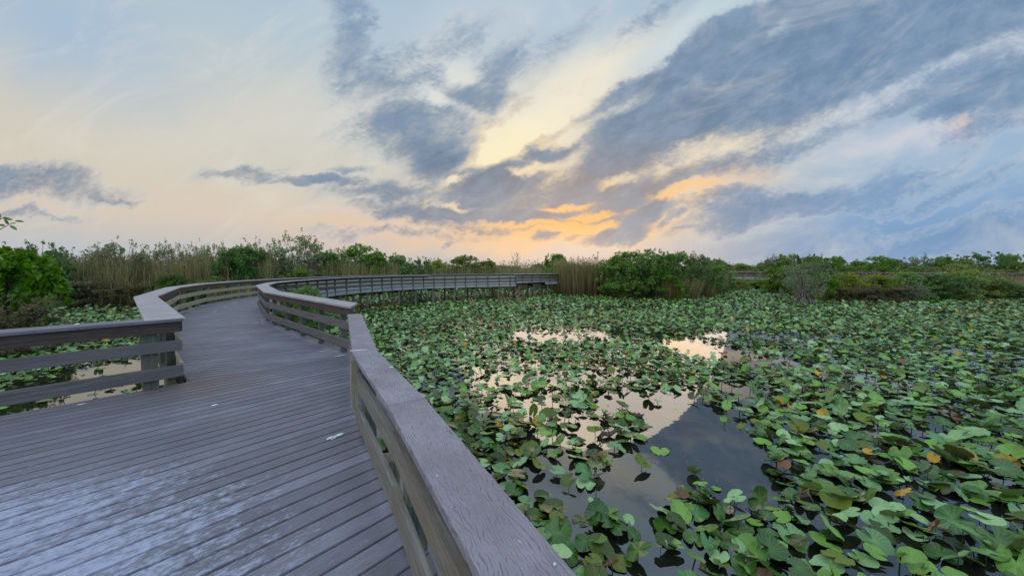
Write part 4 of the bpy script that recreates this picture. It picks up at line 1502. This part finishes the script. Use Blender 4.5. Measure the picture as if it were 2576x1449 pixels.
for a in [
    (1950, 62.0, 5.0, 642, 'airy', 'thin tree left of the perched bird'),
    (1985, 60.0, 5.6, 640, 'mid', 'open-topped tree with the dark bird perched on it'),
    (2055, 58.0, 6.0, 642, 'mid', 'bushy green tree right of the perched bird'),
    (2100, 60.0, 4.4, 646, 'mid', 'flat-topped tree at the right end of the bird tree row'),
    (2020, 56.0, 6.0, 664, 'mid', 'green shrub below the perched bird'),
    (2200, 62.0, 6.4, 645, 'mid', 'round tree behind the pale trunks'),
    (2245, 66.0, 4.4, 652, 'dark', 'small dark tree right of the round tree'),
    (2320, 63.0, 6.0, 642, 'airy', 'thin-leaved tree left of the tree row at the far right'),
    (2390, 62.0, 7.0, 644, 'mid', 'green tree in the row at the far right'),
    (2470, 62.0, 8.4, 636, 'dark', 'highest dark tree in the row at the far right'),
    (2550, 64.0, 6.6, 641, 'mid', 'last tree in the row at the right edge'),
    (2430, 58.0, 7.0, 664, 'yellow', 'light green shrub under the tree row at the far right'),
    (2140, 66.0, 8.0, 668, 'yellow', 'low light green shrub on the marsh behind the right bank'),
    (2300, 60.0, 7.0, 668, 'mid', 'low green shrub behind the large round bush'),
    (1850, 75.0, 8.0, 662, 'yellow', 'low light green shrub beyond the second boardwalk'),
    (1930, 72.0, 7.0, 660, 'mid', 'green shrub beyond the second boardwalk'),
    (1790, 70.0, 7.0, 652, 'mid', 'green shrub behind the dark bushes'),
]:
    shrub(*a, group=GB)

# --- grey bush standing on a skirt of roots
r_ = random.Random(5)
Yb = 28.4 * K
root = empty('root_bush', (X_at(2022, Yb), Yb, WATER), 'grey-green bush on a skirt of bare roots standing out in the lily pads', 'shrub', GR)
paths = []
cs, rs, ns = [], [], []
for k in range(60):
    a = r_.uniform(0, 6.283)
    rb = r_.uniform(0.5, 1.05)
    rt = r_.uniform(0.05, 0.45)
    hh = r_.uniform(0.7, 1.3)
    paths.append(([(rb * math.cos(a), rb * math.sin(a), -0.15), (rb * 0.72 * math.cos(a + .1), rb * 0.72 * math.sin(a + .1), hh * 0.42), (rt * math.cos(a), rt * math.sin(a), hh)], [0.030, 0.026, 0.03]))
for k in range(34):
    a = r_.uniform(0, 6.283)
    rt = r_.uniform(0.4, 1.7)
    hh = r_.uniform(1.0, 3.0)
    c = (rt * math.cos(a), rt * math.sin(a), hh)
    paths.append(([(0.2 * math.cos(a), 0.2 * math.sin(a), 0.75), (rt * .5 * math.cos(a), rt * .5 * math.sin(a), hh * 0.68), c, (c[0] * 1.15, c[1] * 1.15, hh + .15)], [0.034, 0.022, 0.012, 0.005]))
    cs.append(c)
    rs.append((0.22, 0.22, 0.34))
    ns.append(70)
V, Q, T = leaf_cloud(cs, rs, ns, 0.075, 6, long_=2.2)
link('foliage', np_mesh('foliage', V, quads=Q, mats=[M_LEAF['grey']], attrs={'tint': T}), root)
link('trunk', stems_mesh('trunk', paths, m_bark, 5), root)

# --- pale bare trunks and a leafless tree


def bare_tree(u, Y, hgt, label, seed, lean=0.0, base=WATER - 0.1, rad=0.06, branches=16, spread=0.35, mat=None, name='bare_tree'):
    Y *= K
    r_ = random.Random(seed)
    paths = []
    L = hgt - base
    tips = [(0, 0, 0)]
    trunk = [(lean * L * t ** 1.4, r_.uniform(-.04, .04) * L * t, L * t) for t in (0, 0.3, 0.6, 0.85, 1.0)]
    paths.append((trunk, [rad, rad * 0.8, rad * 0.6, rad * 0.35, rad * 0.12]))
    root = empty(name, (X_at(u, Y), Y, base), label, 'tree', 'bare trees in the marsh')
    link('trunk', stems_mesh('trunk', paths, mat or m_bark, 6), root)
    paths = []
    for k in range(branches):
        t = r_.uniform(0.35, 0.95)
        p = Vector((lean * L * t ** 1.4, 0, L * t))
        a = r_.uniform(0, 6.283)
        l = L * spread * (1.15 - t) * r_.uniform(0.6, 1.2)
        q1 = p + Vector((math.cos(a) * l * 0.5, math.sin(a) * l * 0.5, l * 0.45))
        q2 = p + Vector((math.cos(a) * l * 0.8, math.sin(a) * l * 0.8, l * 1.15))
        paths.append(([p, q1, q2], [rad * 0.32, rad * 0.2, rad * 0.06]))
        for _ in range(3):
            b = r_.uniform(0, 6.283)
            q3 = q1 + Vector((math.cos(b) * l * 0.3, math.sin(b) * l * 0.3, l * 0.4))
            paths.append(([q1, q3], [rad * 0.13, rad * 0.04]))
    if paths:
        link('branches', stems_mesh('branches', paths, mat or m_bark, 4), root)


bare_tree(1300, 58, 4.0, 'leafless grey tree standing alone in the reeds beyond the boardwalk', 3, 0.02, rad=0.09, branches=22, spread=0.55)
bare_tree(1268, 60, 3.2, 'small leafless tree in the reeds left of the larger one', 4, -0.05, rad=0.06, branches=12, spread=0.4)
bare_tree(2305, 31.2, 1.35, 'pale dead trunk leaning right over the water on the right bank', 8, 0.30, rad=0.055, branches=5, spread=0.25)
bare_tree(2206, 32.4, 1.55, 'pale dead trunk leaning left among yellow-green bushes', 9, -0.16, rad=0.05, branches=6, spread=0.3)
bare_tree(2284, 30.8, 1.0, 'slender pale dead stem rising at the waterline', 10, 0.03, rad=0.04, branches=4, spread=0.25)

# --- reeds: one mass along the bank, and clumps that stand apart
m_reed, gg, bs, out = new_mat('reed')
t = attr(gg, 'tint')
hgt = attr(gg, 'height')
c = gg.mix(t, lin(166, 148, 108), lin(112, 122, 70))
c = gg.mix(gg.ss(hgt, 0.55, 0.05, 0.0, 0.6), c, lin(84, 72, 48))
gg.put(bs.inputs['Base Color'], c)
bs.inputs['Roughness'].default_value = 0.7
bs.inputs['Specular IOR Level'].default_value = 0.25
tr = gg.node('ShaderNodeBsdfTranslucent')
gg.put(tr.inputs['Color'], c)
mx = gg.node('ShaderNodeMixShader')
mx.inputs[0].default_value = 0.28
gg.t.links.new(bs.outputs[0], mx.inputs[1])
gg.t.links.new(tr.outputs[0], mx.inputs[2])
gg.t.links.new(mx.outputs[0], out.inputs['Surface'])
m_plume, gg, bs, _ = new_mat('reed_plume')
gg.put(bs.inputs['Base Color'], gg.mix(attr(gg, 'tint'), lin(150, 124, 98), lin(112, 92, 72)))
bs.inputs['Roughness'].default_value = 0.9


def reeds(x, y, hgt, seed, plume=0.05, wid=0.034, lean=0.17, splay=None):
    """stems with leaves; arrays x,y,hgt -> mesh"""
    r_ = np.random.default_rng(seed)
    n = len(x)
    a = r_.uniform(0, 6.283, n)
    if splay is not None:
        lx, ly = splay
    else:
        l = np.abs(r_.normal(0, lean, n))
        lx, ly = np.cos(a) * l, np.sin(a) * l
    w = wid * r_.uniform(0.6, 1.4, n) / 2
    fa = r_.uniform(0, 6.283, n)
    wx, wy = np.cos(fa) * w, np.sin(fa) * w
    ts = np.array([0, 0.4, 0.75, 1.0])
    ws = np.array([1.0, 1.0, 0.8, 0.1])
    V = np.zeros((n, 8, 3))
    H = np.zeros((n, 8))
    for k in range(4):
        bend = ts[k] ** 1.8
        cx = x + lx * hgt * bend
        cy = y + ly * hgt * bend
        cz = WATER - 0.1 + hgt * ts[k] * (1 - 0.12 * bend * np.minimum(1, np.hypot(lx, ly) * 3))
        V[:, 2 * k] = np.stack([cx - wx * ws[k], cy - wy * ws[k], cz], 1)
        V[:, 2 * k + 1] = np.stack([cx + wx * ws[k], cy + wy * ws[k], cz], 1)
        H[:, 2 * k:2 * k + 2] = ts[k]
    q0 = np.array([(0, 1, 3, 2), (2, 3, 5, 4), (4, 5, 7, 6)])
    Q = (q0[None] + (np.arange(n) * 8)[:, None, None]).reshape(-1, 4)
    tint = np.repeat(np.clip(r_.normal(0.45, 0.28, n), 0, 1), 8)
    Vs, Qs, Ts, Hs, Ms = [V.reshape(-1, 3)], [Q], [tint], [H.ravel()], [np.zeros(len(Q))]
    # blades leaving the stem
    m = n
    sel = r_.integers(0, n, m)
    tt = r_.uniform(0.25, 0.95, m)
    bl = hgt[sel] * r_.uniform(0.10, 0.22, m)
    ba = r_.uniform(0, 6.283, m)
    bx = x[sel] + lx[sel] * hgt[sel] * tt ** 1.8
    by = y[sel] + ly[sel] * hgt[sel] * tt ** 1.8
    bz = WATER - 0.1 + hgt[sel] * tt
    ex, ey, ez = bx + np.cos(ba) * bl * 0.75, by + np.sin(ba) * bl * 0.75, bz + bl * r_.uniform(-0.1, 0.75, m)
    mx_, my_, mz_ = (bx + ex) / 2, (by + ey) / 2, (bz + ez) / 2 + bl * 0.14
    wv = wid * 0.5
    B = np.stack([np.stack([bx, by, bz], 1), np.stack([mx_ - np.sin(ba) * wv, my_ + np.cos(ba) * wv, mz_], 1), np.stack([ex, ey, ez], 1),
                  np.stack([mx_ + np.sin(ba) * wv, my_ - np.cos(ba) * wv, mz_], 1)], 1).reshape(-1, 3)
    base = len(Vs[0])
    Vs.append(B)
    Qs.append(np.arange(m * 4).reshape(-1, 4) + base)
    Ts.append(np.repeat(np.clip(r_.normal(0.62, 0.25, m), 0, 1), 4))
    Hs.append(np.repeat(tt, 4))
    Ms.append(np.zeros(m))
    base += m * 4
    # drooping seed plumes on the tallest stems
    pk = np.where(r_.uniform(0, 1, n) < plume)[0]
    if len(pk):
        per = 7
        k = len(pk)
        da = r_.uniform(0, 6.283, k)
        px_, py_ = x[pk] + lx[pk] * hgt[pk], y[pk] + ly[pk] * hgt[pk]
        pz_ = WATER - 0.1 + hgt[pk] * 0.985
        PV = []
        for j in range(per):
            f = j / (per - 1)
            cx = px_ + np.cos(da) * (0.02 + 0.22 * f)
            cy = py_ + np.sin(da) * (0.02 + 0.22 * f)
            cz = pz_ + 0.26 * math.sin(f * 2.4) - 0.02
            l = 0.17 * (1 - 0.4 * f)
            j1, j2 = r_.normal(0, 0.05, k), r_.normal(0, 0.05, k)
            PV.append(np.stack([np.stack([cx, cy, cz + l * 0.4], 1), np.stack([cx + 0.035 + j1, cy + j2, cz], 1), np.stack([cx + j1, cy + j2, cz - l * 0.6], 1), np.stack([cx - 0.035 + j1, cy - j2, cz], 1)], 1))
        PV = np.stack(PV, 1).reshape(-1, 3)
        Vs.append(PV)
        Qs.append(np.arange(len(PV)).reshape(-1, 4) + base)
        Ts.append(np.repeat(r_.uniform(0, 1, len(PV) // 4), 4))
        Hs.append(np.ones(len(PV)))
        Ms.append(np.ones(len(PV) // 4))
    return np_mesh('reeds', np.concatenate(Vs), quads=np.concatenate(Qs), mats=[m_reed, m_plume], midx=np.concatenate(Ms), attrs={'tint': np.concatenate(Ts), 'height': np.concatenate(Hs)})


def reed_belt(u0, u1, y0, y1, n, hm, hs, seed, ends=0.0):
    r_ = np.random.default_rng(seed)
    y0, y1 = y0 * K, y1 * K
    Y = np.sqrt(r_.uniform(y0 ** 2, y1 ** 2, n))
    u = r_.uniform(u0, u1, n)
    X = (u - U0) / FPX * Y
    pat = fbm(X, Y, 0.28, seed)
    k = pat > -0.28
    X, Y, pat = X[k], Y[k], pat[k]
    return X, Y, np.clip(hm * K + hs * r_.normal(0, 1, len(X)) + 0.6 * pat, 1.0, None)


RX, RY, RH = [], [], []
for a in [(-900, -60, 28.6, 35, 6000, 3.45, 0.42, 15), (2600, 3300, 36, 46, 4000, 2.4, 0.5, 16), (-60, 330, 28.2, 36, 5200, 3.45, 0.42, 1), (250, 680, 29.5, 37, 7000, 3.55, 0.45, 2), (640, 1000, 38, 47, 3800, 3.2, 0.4, 3), (960, 1420, 48.5, 60, 5600, 3.0, 0.42, 4),
          (960, 1400, 60, 80, 3000, 3.0, 0.4, 5), (1780, 2600, 62, 90, 4200, 2.3, 0.4, 6), (1700, 2000, 53, 60, 1300, 1.5, 0.3, 7), (2060, 2330, 34.5, 40, 1500, 2.0, 0.3, 8),
          (1545, 1830, 37, 46, 2200, 2.5, 0.5, 9), (2330, 2600, 36, 46, 1800, 2.0, 0.45, 10), (1830, 2000, 54, 60, 900, 1.3, 0.3, 12), (2050, 2340, 31.6, 34, 900, 1.2, 0.35, 13), (0, 640, 27.6, 29.5, 1500, 1.5, 0.5, 14)]:
    x, y, h_ = reed_belt(*a)
    RX.append(x)
    RY.append(y)
    RH.append(h_)
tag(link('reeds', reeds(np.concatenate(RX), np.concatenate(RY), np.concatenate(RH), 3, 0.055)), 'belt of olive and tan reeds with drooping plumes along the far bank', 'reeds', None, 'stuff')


def reed_clump(u, Y, wid_px, depth, n, hm, hs, seed, label, plume, lean):
    Y, depth, hm = Y * K, depth * K, hm * K
    r_ = np.random.default_rng(seed)
    a = r_.uniform(0, 6.283, n)
    rr = np.sqrt(r_.uniform(0, 1, n))
    w = wid_px / FPX * Y / 2
    lx, ly = np.cos(a) * rr * lean + r_.normal(0, 0.06, n), np.sin(a) * rr * lean + r_.normal(0, 0.06, n)
    xx, yy_ = np.cos(a) * rr * w, np.sin(a) * rr * depth
    o = link('reed_clump', reeds(xx, yy_, np.clip(r_.normal(hm, hs, n), 0.5, None), seed, plume, 0.036, splay=(lx, ly)), None, (X_at(u, Y), Y, 0))
    tag(o, label, 'reeds', 'reed clumps at the water')


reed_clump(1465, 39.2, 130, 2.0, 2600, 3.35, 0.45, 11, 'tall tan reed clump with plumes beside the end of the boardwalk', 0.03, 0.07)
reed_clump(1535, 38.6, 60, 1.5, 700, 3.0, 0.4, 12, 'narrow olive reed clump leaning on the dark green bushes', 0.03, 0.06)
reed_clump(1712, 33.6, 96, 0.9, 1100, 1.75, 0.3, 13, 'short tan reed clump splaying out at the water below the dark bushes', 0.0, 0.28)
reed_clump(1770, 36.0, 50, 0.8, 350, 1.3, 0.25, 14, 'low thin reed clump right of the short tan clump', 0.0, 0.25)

# --- low sawgrass out on the marsh and the far wood
n = 9000
r_ = np.random.default_rng(21)
Y = np.sqrt(r_.uniform(60 ** 2, 190 ** 2, n))
u = r_.uniform(-300, 2900, n)
X = (u - U0) / FPX * Y
tag(link('sawgrass', reeds(X, Y, np.clip(r_.normal(1.25, 0.3, n), 0.5, None), 22, 0.0, 0.16, 0.25)), 'open sawgrass marsh stretching to the far trees', 'grass', None, 'stuff')
cs, rs, ns = [], [], []
for k in range(420):
    Y = r_.uniform(190, 520)
    u = r_.uniform(-500, 3100)
    big_ = 1.0 + 0.6 * mnoise.noise((u * 0.008, 4.2, 0))
    hgt_ = r_.uniform(2.6, 6.2) * big_ * (1.0 if Y > 240 else 0.75)
    w_ = hgt_ * r_.uniform(0.5, 1.2)
    for j in range(3):
        cs.append(((u - U0) / FPX * Y + r_.normal(0, w_ * 0.5), Y + r_.normal(0, 2), -1.0 + hgt_ * r_.uniform(0.45, 0.8) + 1.0))
        rs.append((w_ * 0.6, w_ * 0.6, hgt_ * 0.45))
        ns.append(70)
V, Q, T = leaf_cloud([(c[0], c[1], c[2]) for c in cs], rs, ns, 1.0, 9, long_=1.2)
V[:, 2] -= 1.0
tag(link('far_wood', np_mesh('far_wood', V, quads=Q, mats=[M_LEAF['dark']], attrs={'tint': T})), 'low dark line of far trees on the horizon', 'trees', None, 'stuff')

# --- branch of an overhanging tree at the left edge
Yt = 6.2
tx = X_at(-165, Yt)
root = empty('pond_apple_tree', (tx, Yt, WATER), 'slender tree beyond the left edge with one leafy twig reaching into the sky', 'tree', None)
bm = bmesh.new()
tube(bm, [(0, 0, -0.3), (0.05, 0.02, 1.2), (-0.04, 0.0, 2.4), (0.05, 0, 3.6)], [0.06, 0.05, 0.04, 0.02], 8)
link('trunk', bm_mesh('trunk', bm, [m_bark], True), root)


def loc_at(u, v, Y):
    a, b, c = ray(u, v)
    return Vector((a / b * Y - tx, 0, CAMZ + c / b * Y - WATER))


bm = bmesh.new()
LV, LQ, LT = [], [], []


def big_leaf(p, d, l, w, twist):
    d = d.normalized()
    s = d.cross(Vector((0.2, -1, 0.3))).normalized()
    s = (Matrix.Rotation(twist, 3, d) @ s)
    up_ = d.cross(s)
    b0 = len(LV)
    prof = [(0, 0.05), (0.25, 0.8), (0.5, 1.0), (0.75, 0.75), (1, 0.03)]
    for f, ww in prof:
        c = p + d * (l * f) - Vector((0, 0, 0.12 * l * f * f)) + up_ * 0.0
        LV.append(c - s * w * ww / 2 + up_ * 0.05 * w)
        LV.append(c)
        LV.append(c + s * w * ww / 2 + up_ * 0.05 * w)
    for k in range(4):
        a = b0 + k * 3
        LQ.append((a, a + 1, a + 4, a + 3))
        LQ.append((a + 1, a + 2, a + 5, a + 4))
    LT.extend([random.random()] * 15)


for (ua, va, ub, vb) in [(-150, 640, -6, 572), (-60, 598, 22, 566), (-120, 610, 8, 548)]:
    a, b = loc_at(ua, va, Yt), loc_at(ub, vb, Yt)
    tube(bm, [a, a.lerp(b, 0.5) + Vector((0, 0.02, -0.015)), b], [0.014, 0.009, 0.004], 6)
tube(bm, [Vector((0.0, 0, 2.0)), loc_at(-120, 618, Yt)], [0.02, 0.014], 6)
link('branch', bm_mesh('branch', bm, [m_bark], True), root)
for (u, v, du, dv, l, w) in [(5, 549, 34, 2, 0.20, 0.045), (2, 548, -30, -18, 0.19, 0.05), (12, 545, 22, -14, 0.13, 0.05), (-2, 552, 14, -22, 0.12, 0.05), (8, 550, 26, -4, 0.15, 0.04),
                             (22, 566, -20, -20, 0.16, 0.045), (24, 566, 26, 12, 0.17, 0.05), (36, 556, 20, -1, 0.12, 0.035), (22, 564, 18, -6, 0.12, 0.04), (14, 568, -30, -6, 0.17, 0.04),
                             (-40, 585, -20, -20, 0.2, 0.06), (-70, 600, 20, -20, 0.2, 0.06)]:
    big_leaf(loc_at(u, v, Yt), Vector((du, random.uniform(-10, 10), -dv)), l, w, random.uniform(-0.9, 0.9))
for k in range(150):      # the rest of its crown, beyond the frame
    p = Vector((-0.75 + random.gauss(0, 0.33), random.gauss(0, 0.5), 3.2 + random.gauss(0, 0.5)))
    big_leaf(p, Vector((random.gauss(0, 1), random.gauss(0, 1), random.gauss(0, 0.6))), 0.18, 0.055, random.uniform(0, 6))
link('leaves', np_mesh('leaves', np.array([tuple(v) for v in LV]), quads=np.array(LQ), mats=[M_LEAF['dark']], attrs={'tint': LT}, smooth=True), root)

# --- dark bird perched on the tree top
m_bird, gg, bs, _ = new_mat('dark_plumage')
bs.inputs['Base Color'].default_value = (0.018, 0.014, 0.013, 1)
bs.inputs['Roughness'].default_value = 0.6
Y_ = 56.0 * K - 4.5
bx_, bz_ = X_at(2004, Y_), CAMZ + (HOR - 652) * Y_ / FPX
me = bpy.data.meshes.new('bird')
vs_ = [(0, 0, 0), (-0.05, 0, 0.22), (-0.09, 0, 0.42), (-0.15, 0, 0.58), (-0.17, 0, 0.70), (-0.26, 0, 0.71), (0.08, 0, -0.22), (0.14, 0, -0.46), (-0.06, 0.06, -0.12), (-0.06, -0.06, -0.12)]
ed = [(0, 1), (1, 2), (2, 3), (3, 4), (4, 5), (0, 6), (6, 7), (0, 8), (0, 9)]
me.from_pydata([Vector(v) for v in vs_], ed, [])
bird = tag(link('bird', me, None, (bx_, Y_ - 0.2, bz_)), 'dark long-necked water bird perched upright on a tree top', 'bird')
sk = bird.modifiers.new('skin', 'SKIN')
for v, rd in zip(me.skin_vertices[0].data, [0.17, 0.18, 0.12, 0.055, 0.06, 0.012, 0.11, 0.05, 0.022, 0.022]):
    v.radius = (rd, rd)
me.skin_vertices[0].data[0].use_root = True
sb = bird.modifiers.new('sub', 'SUBSURF')
sb.levels = sb.render_levels = 2
me.materials.append(m_bird)

# --- second boardwalk on the right, half hidden by the bushes
P2 = [(26.0, 64.0), (36.0, 60.5), (46.0, 55.0), (56.0, 47.5), (66.0, 39.0), (74.0, 33.0)]
walk2 = empty('boardwalk', (26, 64, 0), 'second boardwalk half hidden behind the bushes on the right', 'boardwalk')
a2, b2 = offs(P2, 0.0), offs(P2, 2.2)
for i in range(len(P2) - 1):
    d = Vector(P2[i + 1]) - Vector(P2[i])
    bm = planks([a2[i], a2[i + 1], b2[i + 1], b2[i]], math.atan2(d.y, d.x) + R(90), 0.30, 0.01)
    bmesh.ops.translate(bm, vec=(-26, -64, 0), verts=bm.verts[:])
    link('decking', bm_mesh('decking', bm, [M_CAP2]), walk2)
    f = offs(P2, 0.04)
    board('fascia_board', a2[i], a2[i + 1], f[i + 1], f[i], -0.30, -0.04, M_FASC, walk2, 0)
    for k in range(4):
        p = Vector(a2[i]).lerp(Vector(a2[i + 1]), (k + .5) / 4)
        q = Vector(b2[i]).lerp(Vector(b2[i + 1]), (k + .5) / 4)
        for w in (p + Vector((0.1, 0.25)), q):
            o = post('pile', w.x, w.y, 0, 0.16, 0.16, -2.2, -0.3, M_PILE, walk2)
railing('near railing of the second boardwalk on the right', P2, -1, True, M_CAP2, M_SUB, M_WOODD, M_POST, step=1.6, post_foot=-0.34, group='boardwalk railings')
railing('back railing of the second boardwalk on the right', b2, 1, True, M_CAP2, M_SUB, M_WOODD, M_POST, step=2.4, group='boardwalk railings')
